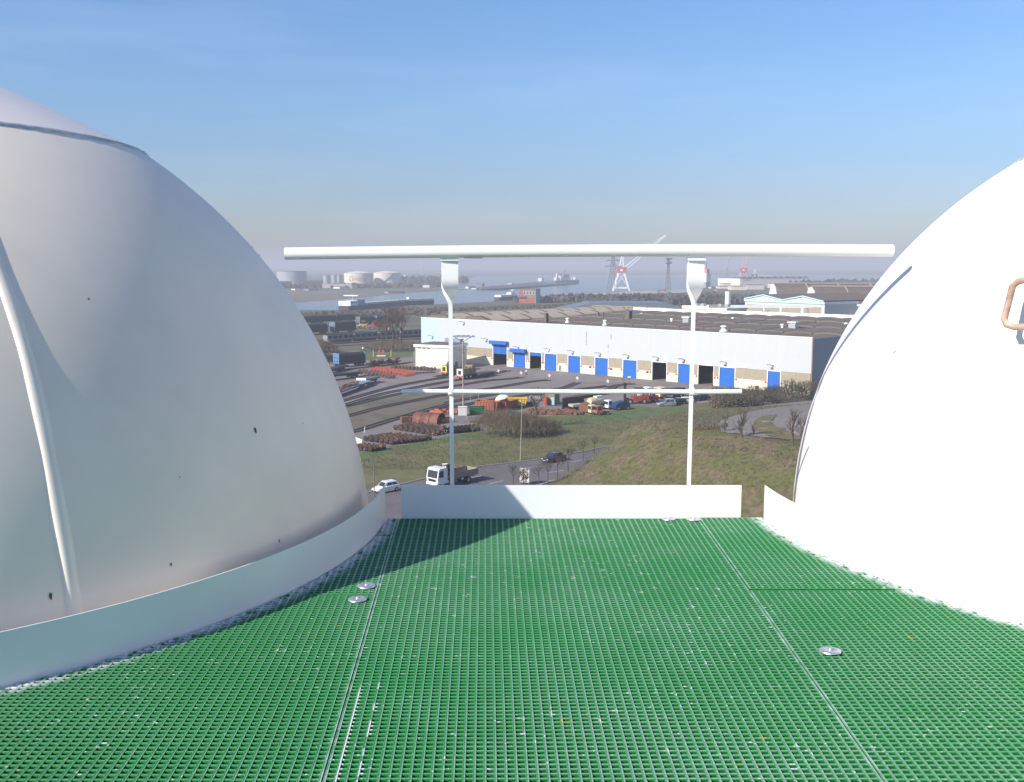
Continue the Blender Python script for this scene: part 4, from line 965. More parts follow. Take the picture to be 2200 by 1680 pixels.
for k, l_ in enumerate(('farthest black covered wagon nearest the left dome', 'farthest black covered wagon in the middle of its row', 'farthest black covered wagon ending by the pale grey wagon end')):
    covered_wagon(l_, R4(60 + 250 * k, 340 - 15 * k), R4(300 + 250 * k, 326 - 15 * k), black, 4.2)
# passenger coaches with a red sill
def coach(label, p, q):
    c, a, l = seg(p, q); r_ = thing('coach', label, 'railway coach', (c.x, c.y, 0), a, 'railway coaches in the yard')
    MB().box((0, 0, 2.3), (l, 2.8, 2.4)).build('body', mat('coach_grey', (.22, .22, .23), .6, ns=.4, amt=.2), r_); MB().box((0, 0, 3.6), (l, 2.5, .22)).build('roof', black, r_)
    MB().box((0, -1.42, 1.3), (l, .05, .30)).build('sill', redlead, r_); n = max(3, int(l / 2.4))
    for k in range(n): MB().box((-l / 2 + (k + .5) * l / n, -1.42, 2.7), (l / n * .7, .05, 1.0)).build('window', glass, r_)
    MB().box((0, 0, .8), (l * .9, 2.0, .6)).build('underframe', black, r_)
    return r_
coach('grey railway coach with a bright red sill nearest the left dome', R4(420, 605), R4(770, 580)); coach('grey railway coach in the middle of the row before the bare trees', R4(790, 578), R4(1100, 556)); coach('grey railway coach seen through the bare trees', R4(1130, 554), R4(1400, 540)); coach('dark railway coach right of the bare trees near the warehouse corner', R4(1430, 536), R4(1720, 520))
# machines by the far wagons
def loader(label, p, m, rz=.3, k=1.0, name='wheel_loader'):
    c = G(p); r_ = thing(name, label, 'machine', (c.x, c.y, 0), rz); B = lambda c_, d: MB().box([x * k for x in c_], [x * k for x in d])
    B((0, 0, 1.6), (3.4, 2, 1.4)).build('body', m, r_); B((.4, 0, 2.9), (1.5, 1.6, 1.3)).build('cab', glass, r_); B((.4, 0, 3.6), (1.7, 1.8, .15)).build('cab_roof', m, r_)
    MB().tube([(-1.5 * k, 0, 1.8 * k), (-3.2 * k, 0, 1.3 * k)], .25 * k, 6).build('arm', m, r_); B((-3.5, 0, .8), (.8, 2.4, .9)).build('bucket', m, r_)
    for x in (-1.2, 1.2):
        for y in (-.9, .9): wheel_part('wheel', r_, (x * k, y * k, .7 * k), .7 * k, .5 * k)
loader('small yellow wheel loader at the end of the black wagons', R4(925, 392), yellow)
loader('orange machine with a long rusty body beside the yellow wheel loader', R4(1085, 402), orange, .1, 1.0, 'orange_loader'); c = G(R4(1150, 400)); o = MB().box((c.x, c.y, 2.2), (7, 2.6, 2.4), .05).build('rusty_container', redlead); tag(o, 'rusty red container behind the orange machine', 'container')

# ------------------------------------------------------------------ wheelsets
def wheelset_proto():
    r_ = thing('wheelset', 'x', 'wheelset'); MB().lathe([(.0, -1.08), (.075, -1.08), (.075, -.8), (.10, -.72), (.085, -.4), (.085, .4), (.10, .72), (.075, .8), (.075, 1.08), (0, 1.08)], 8, (0, 0, .46), axis='x').build('axle', rust, r_, True)
    for s_ in (-1, 1):
        MB().lathe([(.0, .67 * s_), (.13, .66 * s_), (.13, .70 * s_), (.36, .72 * s_), (.37, .67 * s_), (.495, .67 * s_), (.495, .70 * s_), (.46, .71 * s_), (.455, .81 * s_), (.38, .81 * s_), (.36, .77 * s_), (.13, .80 * s_), (.0, .82 * s_)], 16, (0, 0, .495), axis='x').build('wheel', [mat('wheel_dark', (.026, .019, .016), .7, ns=4, amt=.4, coord='World', col2=(.07, .034, .022), ns2=.9, thr=(.5, .6)), mat('wheel_inner_lit_rust', (.04, .024, .018), .8, ns=4, amt=.4, coord='World', col2=(.21, .09, .042), ns2=1.1, thr=(.53, .58))], r_, True)
    for ch in kids(r_):
        if ch.name.startswith('wheel'):
            for p_ in ch.data.polygons:
                if abs(p_.center.x) < .712: p_.material_index = 1  # inner faces take a brighter rust, with sunlight on them put into the colour
    return r_
proto = wheelset_proto(); used = [False]
bright = mat('axle_orange', (.26, .12, .05), .8, ns=5, amt=.3); palea = mat('axle_pale', (.55, .47, .36), .6); shiny = mat('axle_black', (.05, .05, .055), .3, .5)
def wheelset(p, rz, label, group, axm=None, whm=None, s_=1):
    o = proto if not used[0] else copy_tree(proto); used[0] = True
    c = G(p); o.location = (c.x, c.y, 0); o.rotation_euler = (0, 0, rz); o.scale = (s_,) * 3; o['label'] = label; o['group'] = group
    for ch in kids(o):
        if ch.name.startswith('axle') and axm: ch.data = axm
        if ch.name.startswith('wheel') and whm: ch.data = whm[0] if ch.data.vertices[0].co.x < 0 else whm[1]
def variant(nm, m):
    out = []
    for ch in [c_ for c_ in kids(proto) if c_.name.startswith(nm)]:
        me = ch.data.copy(); me.materials.clear(); me.materials.append(m); me.polygons.foreach_set('material_index', [0] * len(me.polygons)); out.append(me)
    return out
ax_o, ax_p, ax_s = variant('axle', bright)[0], variant('axle', palea)[0], variant('axle', shiny)[0]; w_s = variant('wheel', mat('wheel_black', (.012, .012, .014), .35, .4)); w_r = variant('wheel', mat('wheel_red', (.30, .065, .04), .8, ns=3, amt=.3)); w_b = variant('wheel', mat('wheel_brown', (.10, .055, .038), .85, ns=3, amt=.3))
ORD = ['first', 'second', 'third', 'fourth', 'fifth', 'sixth', 'seventh', 'eighth', 'ninth', 'tenth', 'eleventh', 'twelfth', 'thirteenth', 'fourteenth', 'fifteenth', 'sixteenth', 'seventeenth', 'eighteenth', 'nineteenth', 'twentieth', 'twenty-first']
def nth(label, i, j, n2): return label % (ORD[i] + ' from the left') + (', ' + ('front' if j == 0 else ORD[j]) + ' row' if n2 > 1 else '')
rq = random.Random(12)
def cluster(A, d1, n1, d2, n2, label, group, rz=R(54), whm=None, axs=None, jit=3, s_=1):
    for i in range(n1):
        for j in range(n2):
            if A[0] == 985 and d1[0] * i + d2[0] * j > 575: continue
            p = (A[0] + d1[0] * i + d2[0] * j + rq.uniform(-jit, jit), A[1] + d1[1] * i + d2[1] * j + rq.uniform(-jit, jit) * .4)
            wheelset(R8(*p), rz + rq.uniform(-.05, .05), nth(label, i, j, n2), group, rq.choice(axs or [None, None, ax_o, ax_o, None, ax_p if rq.random() < .3 else None]), whm, s_)
cluster((985, 693), (70, 10.2), 8, (54, -9.5), 5, 'rusty wheelset in the middle block, %s', 'wheelsets in the middle block')
cluster((1690, 742), (50, -5), 7, (-30, -10), 3, 'shiny black wheelset beside the brown thicket, %s', 'black wheelsets', whm=w_s, axs=[ax_s, ax_s, ax_p])
cluster((605, 836), (66, 9), 6, (52, -7), 7, 'rusty wheelset in the left block, %s', 'wheelsets in the left block')
cluster((1060, 868), (50, -6), 7, (-8, -17), 1, 'rusty wheelset in the line along the grass edge, %s', 'wheelsets along the grass edge')
cluster((420, 955), (62, 4), 5, (48, -7), 3, 'orange brown wheelset beside the left dome, %s', 'wheelsets beside the left dome', axs=[ax_o, ax_o, ax_p])
def cluster4(reg_, A, d1, n1, d2, n2, label, group, whm, axs, rz=R(50), s_=1.0):
    for i in range(n1):
        for j in range(n2): wheelset(reg_(A[0] + d1[0] * i + d2[0] * j + rq.uniform(-4, 4), A[1] + d1[1] * i + d2[1] * j + rq.uniform(-2, 2)), rz + rq.uniform(-.1, .1), nth(label, i, j, n2), group, rq.choice(axs), whm, s_)
cluster4(R4, (1060, 968), (42, 6.5), 12, (28, -10), 4, 'bright red wheelset before the annexe, %s', 'red wheelsets before the annexe', w_r, [variant('axle', redlead)[0]], s_=.95)
cluster4(R4, (890, 985), (46, 9.0), 10, (24, -10), 2, 'brown wheelset nearer than the red ones, %s', 'brown wheelsets before the annexe', w_b, [None], s_=.95)
cluster4(R4, (1330, 930), (48, 3.2), 12, (20, -9), 2, 'brown wheelset beyond the red ones, %s', 'brown wheelsets beside the annexe', w_b, [None], s_=.95)
cluster4(S1, (1270, 285), (25.5, -4.1), 21, (12, -9), 1, 'rusty wheelset in the long row beyond the skips, %s', 'wheelsets in a long row', w_b, [ax_o, None], R(56))

# ------------------------------------------------------------------ yard clutter
mast_p = G(R8(1825, 505)); m_ = thing('lamp_mast', 'tall rust-brown lamp mast with a floodlight cross frame behind the left post', 'lamp mast', mast_p)
MB().tube([(0, 0, 0), (0, 0, 15.6)], [.20, .11], 10).build('mast', mat('mast_rust', (.30, .19, .12), .7, ns=.8, amt=.25, col2=(.42, .36, .30), ns2=.4), m_, True)
mb = MB(); mb.tube([(-2.0, 0, 15.9), (2.2, 0, 15.9)], .09, 6); mb.tube([(-1.6, 0, 16.2), (1.4, 0, 16.2)], .07, 6)
for x in (-1.7, 1.7): mb.tube([(0, 0, 14.9), (x, 0, 15.9)], .06, 5)
for x in (-1, 1): mb.tube([(0, 0, 12.4), (x * .9, 0, 13.3)], .05, 5)
mb.tube([(-1.0, 0, 13.3), (1.0, 0, 13.3)], .07, 6); mb.build('frame', lattice, m_)
for x in (-1.9, -.9, .1, 1.1, 2.1): MB().box((x, -.25, 16.05), (.65, .55, .30), 0, .2).build('floodlight', galv, m_)
cb = thing('switch_cabinet', 'pale switch cabinet at the foot of the tall lamp mast', 'cabinet', mast_p + Vector((-.1, -1.1, 0)), .1)
MB().box((0, 0, .95), (1.75, .8, 1.8)).build('case', mat('cabinet_pale', (.62, .60, .54), .6, ns=2, amt=.08), cb); MB().box((0, 0, 1.9), (1.85, .95, .08)).build('lid', wbright, cb); MB().box((0, -.41, .95), (1.55, .03, 1.5)).build('door', mat('cabinet_door', (.66, .64, .58), .6), cb)
def lamp_post(label, p, h, arm=None, r=.09, m=None):
    c = G(p); r_ = thing('street_lamp', label, 'street lamp', (c.x, c.y, 0)); m = m or mat('lamp_post', (.30, .26, .22), .8)
    if arm:
        P = [(0, 0, 0), (0, 0, h * .62), (-.10, 0, h * .74), (-.45, 0, h * .86), (-1.0, 0, h * .95), (-1.9, 0, h)]
        MB().tube(P, [r, r * .8, r * .75, r * .7, r * .6, r * .5], 8).build('post', lattice, r_, True); MB().blob((-2.2, 0, h - .02), (.8, .3, .18), 1, 5, 0).build('lantern', galv, r_, True)
    else:
        MB().tube([(0, 0, 0), (.25, 0, h)], [r, r * .6], 8).build('post', m, r_, True); MB().blob((.3, .35, h + .05), (.35, 1.0, .2), 1, 5, 0).build('lantern', galv, r_, True)
    return r_
lamp_post('dark curved street lamp standing beside the white hatchback', (803.7, 1068), 6.4, True, .075)
lamp_post('slim grey lamp post on the grass verge in front of the thicket', S1(726, 978), 9.2)
c = G(S2(910, 290), 2); lp = tag(MB().tube([(c.x, c.y, 0), (c.x, c.y, 8.5)], .09, 6).build('post', rust), 'thin brown post at the left end of the dark hedge', 'post')
def skip(label, p, q, w, h, m, rib=6, name='skip'):
    c, a, l = seg(p, q); r_ = thing(name, label, 'skip', (c.x, c.y, 0), a, 'skips in the yard')
    s_ = h * .18; th = .1; outer = [(-l / 2 + s_, .15), (l / 2 - s_, .15), (l / 2, h), (-l / 2, h)]
    mb = MB(); mb.prof([(-l / 2 + s_, .15), (l / 2 - s_, .15), (l / 2 - s_, .3), (-l / 2 + s_, .3)], -w / 2, w / 2)
    mb.add([(-l / 2 + s_, -w / 2, .15), (-l / 2 + s_, w / 2, .15), (-l / 2, w / 2, h), (-l / 2, -w / 2, h)], [(0, 1, 2, 3)]); mb.add([(l / 2 - s_, -w / 2, .15), (l / 2 - s_, w / 2, .15), (l / 2, w / 2, h), (l / 2, -w / 2, h)], [(0, 1, 2, 3)])
    for y in (-w / 2, w / 2): mb.add([(x, y, z) for x, z in outer], [(0, 1, 2, 3)])
    mb.build('tub', m, r_)
    for k in range(rib):
        x = -l / 2 + s_ + (l - 2 * s_) * (k + .5) / rib
        for y in (-1, 1): MB().box((x, y * (w / 2 + .05), h * .52), (.12, .1, h * .86)).build('rib', m, r_)
    mb = MB(); mb.box((0, -w / 2 - .04, h), (l, .14, .14)); mb.box((0, w / 2 + .04, h), (l, .14, .14)); mb.box((-l / 2, 0, h + .003), (.14, w - .05, .14)); mb.box((l / 2, 0, h + .003), (.14, w - .05, .14)); mb.build('rim', m, r_)
    return r_
skip('low green skip beside the pale switch cabinet', S1(125, 442), S1(315, 440), 2.2, 1.45, green)
sk = skip('long rusty red open skip behind the green skip', S1(225, 395), S1(490, 412), 2.4, 2.0, skiprust, 7)
skip('rusty red open skip to the right, end on beyond the first red one', S1(500, 405), S1(640, 372), 2.4, 1.9, skiprust, 3)
skip('bright yellow open skip behind the red skips', S1(560, 360), S1(800, 360), 2.4, 1.9, yellow, 6)
c = G(S1(520, 330)); o = MB().blob((c.x, c.y, 1.2), (3.2, 2, 1.9), 3, 5, .1).build('white_tarp', wbright); tag(o, 'white sheeted heap behind the red skips', 'heap')
c, a, l = seg(S1(1010, 335), S1(1120, 342)); ht = thing('site_hut', 'small grey brown hut with a pale blue front beside the grass', 'hut', (c.x, c.y, 0), a)
MB().box((0, 1.4, 1.4), (l, 2.8, 2.8)).build('wall', mat('hut_brown', (.22, .18, .12), .9, ns=2, amt=.2), ht); MB().box((0, 1.4, 2.87), (l + .3, 3.1, .12)).build('roof', conc, ht); MB().box((l * .28, -.03, .9), (l * .4, .06, 1.6)).build('door', mat('pale_blue_door', (.32, .46, .50), .6), ht)
c = G(S1(1020, 342)); tag(MB().lathe([(0, 0), (.5, 0), (.55, 1.6), (.35, 1.9), (0, 1.95)], 12, (c.x, c.y, 0)).build('red_drum', redlead), 'rusty red drum leaning beside the small hut', 'drum')
c = G(S1(890, 292)); tag(MB().box((c.x, c.y, .9), (2.2, 1, .5), .3, .15).build('metal_sheet', wbright), 'white metal sheet propped on scrap right of the yellow skip', 'sheet metal')
def heap(name, label, p, d, m, seed, cat='scrap heap', n=7):
    c = G(p); rq = random.Random(seed); mb = MB()
    for k in range(n): mb.blob((c.x + rq.uniform(-.4, .4) * d[0], c.y + rq.uniform(-.4, .4) * d[1], d[2] * rq.uniform(.1, .4)), (d[0] * rq.uniform(.15, .5), d[1] * rq.uniform(.25, .5), d[2] * rq.uniform(.5, 1.1)), seed * 31 + k, 3, .4)
    return tag(mb.build(name, m), label, cat)
heap('scrap_heap', 'grey and rusty scrap heap behind the shiny black wheelsets', S1(230, 535), (4.5, 2.5, 1.5), mat('scrap_mix', (.12, .08, .065), .8, ns=2, amt=.5, col2=(.22, .21, .21), ns2=1.2), 4, n=14)
heap('scrap_heap', 'dark scrap heap to the right of the yellow skip', S1(835, 345), (3, 2, 1.3), mat('scrap_dark', (.06, .055, .05), .8, ns=3, amt=.4), 5)
for k, (x, l_) in enumerate(((940, 'rusty scrap at the left end of the low brown line behind the grass'), (1050, 'rusty scrap second from the left in the brown line behind the grass'), (1160, 'rusty scrap in the middle of the low brown line behind the grass'), (1270, 'rusty scrap nearest the black trailer in the low brown line'))): heap('scrap_heap', l_, S1(x, 452), (6.0, 1.6, 1.5), rust, 11 + k, n=16)
# arched rusty shell in three rings
hp = thing('arched_shell', 'rusty brown half-round shell in three rings lying behind the wheelsets', 'pipe shell', seg(R8(1235, 590), R8(1530, 610))[0], seg(R8(1235, 590), R8(1530, 610))[1])
for k in range(3):
    x0 = -2.7 + k * 1.85
    mb = MB(); n = 16; rr_ = [1.95, 1.83]; vs = []; fs = []
    for x in (x0, x0 + 1.74):
        for r in rr_: vs += [(x, r * 1.05 * math.cos(math.pi * q / n), r * math.sin(math.pi * q / n)) for q in range(n + 1)]
    m_1 = n + 1
    for q in range(n): fs += [(q, q + 1, 2 * m_1 + q + 1, 2 * m_1 + q), (m_1 + q, m_1 + q + 1, 3 * m_1 + q + 1, 3 * m_1 + q), (q, q + 1, m_1 + q + 1, m_1 + q), (2 * m_1 + q, 2 * m_1 + q + 1, 3 * m_1 + q + 1, 3 * m_1 + q)]
    mb.add(vs, fs).build('ring', mat('shell_rust', (.135, .052, .034), .85, ns=.8, amt=.3, col2=(.19, .08, .045), ns2=.5), hp)
def bogie(label, p, rz, m=None):
    c = G(p); m = m or orange; r_ = thing('bogie_frame', label, 'bogie frame', (c.x, c.y, 0), rz, 'orange bogie frames')
    for y in (-.9, .9): MB().prof([(-1.5, .5), (-1.2, .9), (-.4, .9), (-.2, .6), (.2, .6), (.4, .9), (1.2, .9), (1.5, .5), (1.2, .35), (-1.2, .35)], y - .1, y + .1).build('side_frame', m, r_)
    MB().box((0, 0, .65), (.5, 1.7, .3)).build('bolster', m, r_)
    for x in (-1.35, 1.35): MB().box((x, 0, .6), (.15, 1.7, .15)).build('cross_beam', m, r_)
for (x, y), l_ in (((1500, 490), 'orange bogie frame behind the mouth of the arched shell'), ((1600, 492), 'orange bogie frame in the middle of its row behind the shell'), ((1690, 500), 'orange bogie frame nearest the lamp mast behind the shell'), ((1600, 600), 'orange red bogie frame in front of the mouth of the shell')): bogie(l_, R8(x, y), .3 + x * .01)
c = G(R8(1380, 600)); tag(MB().lathe([(0, .5), (.75, .5), (.75, .8), (0, .82)], 14, (c.x, c.y, 0)).build('yellow_lid', yellow), 'round yellow lid in front of the arched shell', 'lid')
c = G(R8(1075, 600)); tag(MB().box((c.x, c.y, .55), (1.6, 1.2, 1.1), .4).build('rusty_box', rust), 'rusty box left of the arched shell beside the track', 'box')
c = G(R8(1190, 590)); tag(MB().box((c.x, c.y, .5), (1.3, 1.0, 1.0), .2).build('rusty_box', rust), 'rusty box between the arched shell and the wheelsets', 'box')
c = G(R8(552, 735)); tag(MB().tube([(c.x, c.y, 0), (c.x + .15, c.y, 1.2)], .06, 6).build('white_peg', wbright), 'short white peg beside the track left of the wheelsets', 'post')
c = G(R8(460, 915)); tag(MB().box((c.x, c.y, 1.1), (1.8, .1, .9), -.3, .3).build('white_sheet', wbright), 'white sheet metal scrap beside the dome among the wheelsets', 'sheet metal')
for k, (x, y) in enumerate(((500, 283), (243, 300), (150, 315))): c = G(S1(x, y)); tag(MB().tube([(c.x, c.y, 0), (c.x, c.y, 2.4)], .05, 6).build('grey_post', galv), 'thin grey post behind the red skips, %s' % ('the rightmost', 'the middle one', 'the leftmost')[k], 'post', 'grey posts behind the skips')
# trailers and machines right of the skips
c, a, l = seg(S1(1255, 415), S1(1500, 385)); tr = thing('box_trailer', 'long black slab-sided trailer body on the ground', 'trailer', (c.x, c.y, 0), a)
MB().box((0, 1.2, 1.4), (l, .25, 2.6)).build('side', black, tr); MB().box((0, 1.2, 2.75), (l + .1, .35, .1)).build('top_rail', lattice, tr); MB().box((0, .5, .5), (l * .9, 1.2, .6)).build('base', black, tr)
c, a, l = seg(S1(1305, 415), S1(1440, 405)); bt = thing('beige_trailer', 'dirty beige flat trailer in front of the black trailer body', 'trailer', (c.x, c.y, 0), a)
MB().box((0, 0, 1.3), (l, 2, .5)).build('deck', mat('dirty_beige', (.42, .36, .26), .8, ns=2, amt=.2), bt); MB().box((0, 0, .9), (l * .9, 1.2, .3)).build('frame', black, bt)
for x in (-1.2, 0, 1.2): wheel_part('wheel', bt, (x, -.9, .5), .5, .3); wheel_part('wheel', bt, (x, .9, .5), .5, .3)
c = G(S1(1470, 425)); rc = thing('cable_drum', 'rusty cable drum standing beside the beige trailer', 'drum', (c.x, c.y, 0), -.5)
for y in (-.6, .6): MB().lathe([(0, -.06), (1.1, -.06), (1.1, .06), (0, .06)], 18, (0, y, 1.1), axis='y').build('flange', rust, rc)
MB().lathe([(.6, -.6), (.6, .6)], 14, (0, 0, 1.1), axis='y').build('core', lattice, rc)
c, a, l = seg(S1(1510, 400), S1(1700, 375)); bm_ = thing('tank_trailer', 'cream tank trailer with a rounded vessel among the parked machines', 'trailer', (c.x, c.y, 0), a)
MB().lathe([(0, -l / 2), (.75, -l / 2 + .2), (.92, -l / 2 + .8), (.92, l / 2 - .8), (.75, l / 2 - .2), (0, l / 2)], 18, (0, 0, 1.75), axis='x').build('vessel', beigep, bm_, True); MB().box((0, 0, .9), (l, 1.6, .3)).build('frame', black, bm_); MB().box((l * .1, 0, 2.72), (l * .4, 1.0, .25)).build('walkway', wbright, bm_)
for x in (-l * .3, l * .25): 
    for y in (-.95, .95): wheel_part('wheel', bm_, (x, y, .5), .5, .3)
def tractor(label, p, m, rz, k=1):
    c = G(p); r_ = thing('tractor_unit', label, 'tractor unit', (c.x, c.y, 0), rz, 'tractor units among the parked machines')
    MB().prof([(x * k, z * k) for x, z in ((1.6, .6), (1.6, 2.6), (1.4, 2.8), (-.2, 2.8), (-.3, .6))], -1.1 * k, 1.1 * k).build('cab', m, r_); MB().sheet([(1.615 * k, y * k, z * k) for y, z in ((-.95, 1.5), (.95, 1.5), (.95, 2.5), (-.95, 2.5))]).build('windscreen', glass, r_)
    for y in (-1.11, 1.11): MB().sheet([(x * k, y * k, z * k) for x, z in ((.2, 1.5), (1.3, 1.5), (1.3, 2.5), (.2, 2.5))]).build('side_window', glass, r_)
    MB().box((-1.4 * k, 0, .8 * k), (2.4 * k, .9 * k, .3 * k)).build('chassis', black, r_)
    for x in (1.0, -1.8):
        for y in (-.95, .95): wheel_part('wheel', r_, (x * k, y * k, .48 * k), .48 * k, .3 * k)
tractor('red and white tractor unit nearest the grass', S1(1650, 452), mat('tractor_red', (.36, .10, .075), .5, ns=1.5, amt=.2), R(200), .7); tractor('white tractor unit behind the cream tank trailer', S1(1760, 385), wbright, R(215), .7); tractor('cream tractor unit left of the red and white one', S1(1580, 445), beigep, R(200), .7)
c = G(S1(1880, 392)); bl = thing('blue_machine', 'low dark blue machine at the right end of the parked machines', 'machine', (c.x, c.y, 0), .5)
MB().prof([(-1.8, .4), (1.8, .4), (1.8, 1.2), (.6, 1.9), (-1.0, 1.6), (-1.8, 1.1)], -.9, .9).build('body', mat('machine_blue', (.02, .04, .12), .5, ns=2, amt=.2), bl)
for x in (-1.2, 1.2):
    for y in (-.95, .95): wheel_part('wheel', bl, (x, y, .42), .42, .28)
# yellow and orange play or barrier frame on the grass strip
c = G(R4(1185, 772)); pf = thing('barrier_frame', 'yellow posts and orange panels standing on the far grass strip', 'barrier', (c.x, c.y, 0))
for x in (-2.9, 3.0): MB().tube([(x, 0, 0), (x, 0, 2.2)], .14, 6).build('yellow_post', yellow, pf)
for x in (-1.0, .4): MB().box((x, 0, 1.4), (.8, .3, 1.6)).build('orange_panel', orange, pf)
MB().box((-.3, 0, .3), (3, .5, .3)).build('base', wbright, pf)
for k, (p, q) in enumerate(((R4(1272, 412), 'left edge of the bare trees'), (R4(275, 532), 'left dome among the far tracks'), (R4(928, 690), 'grass strip by the tracks'))):
    c = G((p[0], p[1] + 4)); r_ = thing('globe_lamp', 'short post with a bright white globe near the ' + q, 'lamp', (c.x, c.y, 0), 0, 'globe lamps in the rail yard'); MB().tube([(0, 0, 0), (0, 0, 1.2)], .08, 6).build('post', lattice, r_); MB().blob((0, 0, 1.5), (.75, .75, .75), 1, 5, 0).build('globe', wbright, r_, True)
# walking person in the yard
pp = G(R5(1660, 1022)); pe = thing('person', 'person in a white top and dark trousers walking across the yard', 'person', (pp.x, pp.y, 0), R(200))
def skinned(name, verts, edges, rad, m, parent):
    me = bpy.data.meshes.new(name); me.from_pydata(verts, edges, []); o = bpy.data.objects.new(name, me); COL.objects.link(o)
    md = o.modifiers.new('s', 'SKIN'); sv = me.skin_vertices[0].data
    for i, r in enumerate(rad): sv[i].radius = (r, r)
    sv[0].use_root = True; o.modifiers.new('u', 'SUBSURF').levels = 1
    dg = bpy.context.evaluated_depsgraph_get(); m2 = bpy.data.meshes.new_from_object(o.evaluated_get(dg)); bpy.data.objects.remove(o)
    m2.materials.clear(); m2.materials.append(m); m2.polygons.foreach_set('use_smooth', [True] * len(m2.polygons)); q = bpy.data.objects.new(name, m2); COL.objects.link(q); q.parent = parent; return q
bv = [(0, 0, .95), (0, 0, 1.2), (0, 0, 1.42), (0, 0, 1.52), (.02, 0, 1.66), (.02, 0, 1.74), (0, .1, .9), (.16, .1, .5), (.02, .1, .08), (.18, .1, .04), (0, -.1, .9), (.02, -.1, .5), (-.28, -.1, .14), (-.12, -.1, .04), (0, .2, 1.4), (-.08, .25, 1.12), (.08, .25, .9), (0, -.2, 1.4), (.08, -.25, 1.12), (.26, -.22, .95), (.30, -.22, .88), (.1, .25, .82)]
be = [(0, 1), (1, 2), (2, 3), (3, 4), (4, 5), (0, 6), (6, 7), (7, 8), (8, 9), (0, 10), (10, 11), (11, 12), (12, 13), (2, 14), (14, 15), (15, 16), (2, 17), (17, 18), (18, 19), (19, 20), (16, 21)]
br = [.15, .15, .16, .06, .105, .08, .09, .065, .045, .04, .09, .065, .045, .04, .06, .045, .035, .06, .045, .035, .03, .03]
skinned('body', bv, be, br, skin, pe)
ti = [0, 6, 7, 8, 10, 11, 12]; skinned('trousers', [bv[i] for i in ti], [(0, 1), (1, 2), (2, 3), (0, 4), (4, 5), (5, 6)], [.175, .115, .09, .075, .115, .09, .075], mat('trousers_dark', (.03, .03, .045), .9), pe)
ji = [1, 2, 14, 15, 16, 17, 18, 19]; skinned('shirt', [(0, 0, 1.0)] + [bv[i] for i in ji], [(0, 1), (1, 2), (2, 3), (3, 4), (4, 5), (2, 6), (6, 7), (7, 8)], [.17, .175, .185, .085, .065, .05, .085, .065, .05], wbright, pe)
MB().blob((.0, 0, 1.71), (.23, .2, .2), 2, 5, .03).build('hair', black, pe, True)

# ------------------------------------------------------------------ bare trees and scrub
def tree_mesh(seed, h, spread, levels=4, n0=5, trunk=.12, upright=.55, low=.3):
    rd_ = random.Random(seed); tk_ = MB(); cw = MB()
    def grow(mb, p, d, l, r, lv):
        q = p + d * l; mid = p + d * l * .5 + Vector((rd_.uniform(-1, 1), rd_.uniform(-1, 1), 0)) * l * .06
        mb.tube([p, mid, q], [r, r * .8, r * .6], 5 if lv > 2 else 3, False)
        if lv == 0: return
        for k in range(rd_.choice((3, 4)) if lv > 1 else 4):
            t = rd_.uniform(.35, 1); a = rd_.uniform(0, 6.28); s_ = Vector((math.cos(a), math.sin(a), 0))
            nd = (d * upright + s_ * spread + Vector((0, 0, .25))).normalized()
            grow(cw, p + d * l * t, nd, l * rd_.uniform(.5, .72), r * .5, lv - 1)
    tk_.tube([(0, 0, -.1), (.02 * h, 0, h * low), (0, .02 * h, h * .55)], [trunk, trunk * .8, trunk * .5], 8, False)
    for k in range(n0):
        a = 6.28 * k / n0 + rd_.uniform(-.5, .5); z = h * rd_.uniform(low, .55)
        grow(cw, Vector((0, 0, z)), Vector((math.cos(a) * spread, math.sin(a) * spread, .8)).normalized(), h * rd_.uniform(.2, .3), trunk * .5, levels - 1)
    a_ = tk_.build('trunk', bark, fix=False); b_ = cw.build('crown', twig, fix=False); ma, mb_ = a_.data, b_.data; bpy.data.objects.remove(a_); bpy.data.objects.remove(b_); return ma, mb_
def tree(label, p, meshes, s_=1, rz=0, z=None, name='bare_tree', group=None, cat='tree'):
    c = p if isinstance(p, Vector) else G(p); r_ = thing(name, label, cat, (c.x, c.y, mh2(c.x, c.y) if z is None and -4 < c.x < 118 and 62 < c.y < 236 else (z or 0)), rz, group); r_.location.z = max(0, r_.location.z)
    r_.scale = (s_,) * 3; link('trunk', meshes[0], r_); link('crown', meshes[1], r_); return r_
sap = [tree_mesh(k, 5, .62, 4, 6, .085) for k in (1, 2)]; big = [tree_mesh(k, 11, .5, 5, 6, .2, .6) for k in (3, 4)]; shr = [tree_mesh(k, 3.2, .42, 4, 9, .07, .75, .04) for k in (5, 6, 7)]
sl = ['leafless sapling right of the billboard, the first on the verge', 'leafless sapling on the verge, second from the billboard', 'leafless sapling on the verge, third from the billboard', 'leafless sapling on the verge in front of the dark blue car', 'leafless sapling beyond the dark blue car where the mound meets the road', 'leafless sapling left of the billboard at the road edge', 'leafless sapling half hidden by the mound beyond the other saplings']
for i, (x, y, s_) in enumerate(((935, 1262, .75), (1042, 1262, 1.0), (1157, 1215, .95), (1277, 1122, 1.0), (1450, 985, .8), (640, 1275, .8), (1578, 905, .8))): tree(sl[i], S1(x, y), sap[i % 2], s_ * .95, i * 1.3, group='saplings along the road verge')
bl_ = ['bare tree at the left of the group between the grass strip and the coaches', 'tallest bare tree in the middle of the group by the warehouse corner', 'bare tree at the right of the group nearest the warehouse corner', 'bare tree in front of the group on the grass strip', 'slight bare tree behind the others beside the coaches']
for i, (x, y, s_) in enumerate(((1180, 680, 1.15), (1330, 690, 1.75), (1450, 660, 1.35), (1250, 670, 1.3), (1390, 620, 1.5))): tree(bl_[i], R4(x, y), big[i % 2], s_, i * .9, group='bare trees by the warehouse corner')
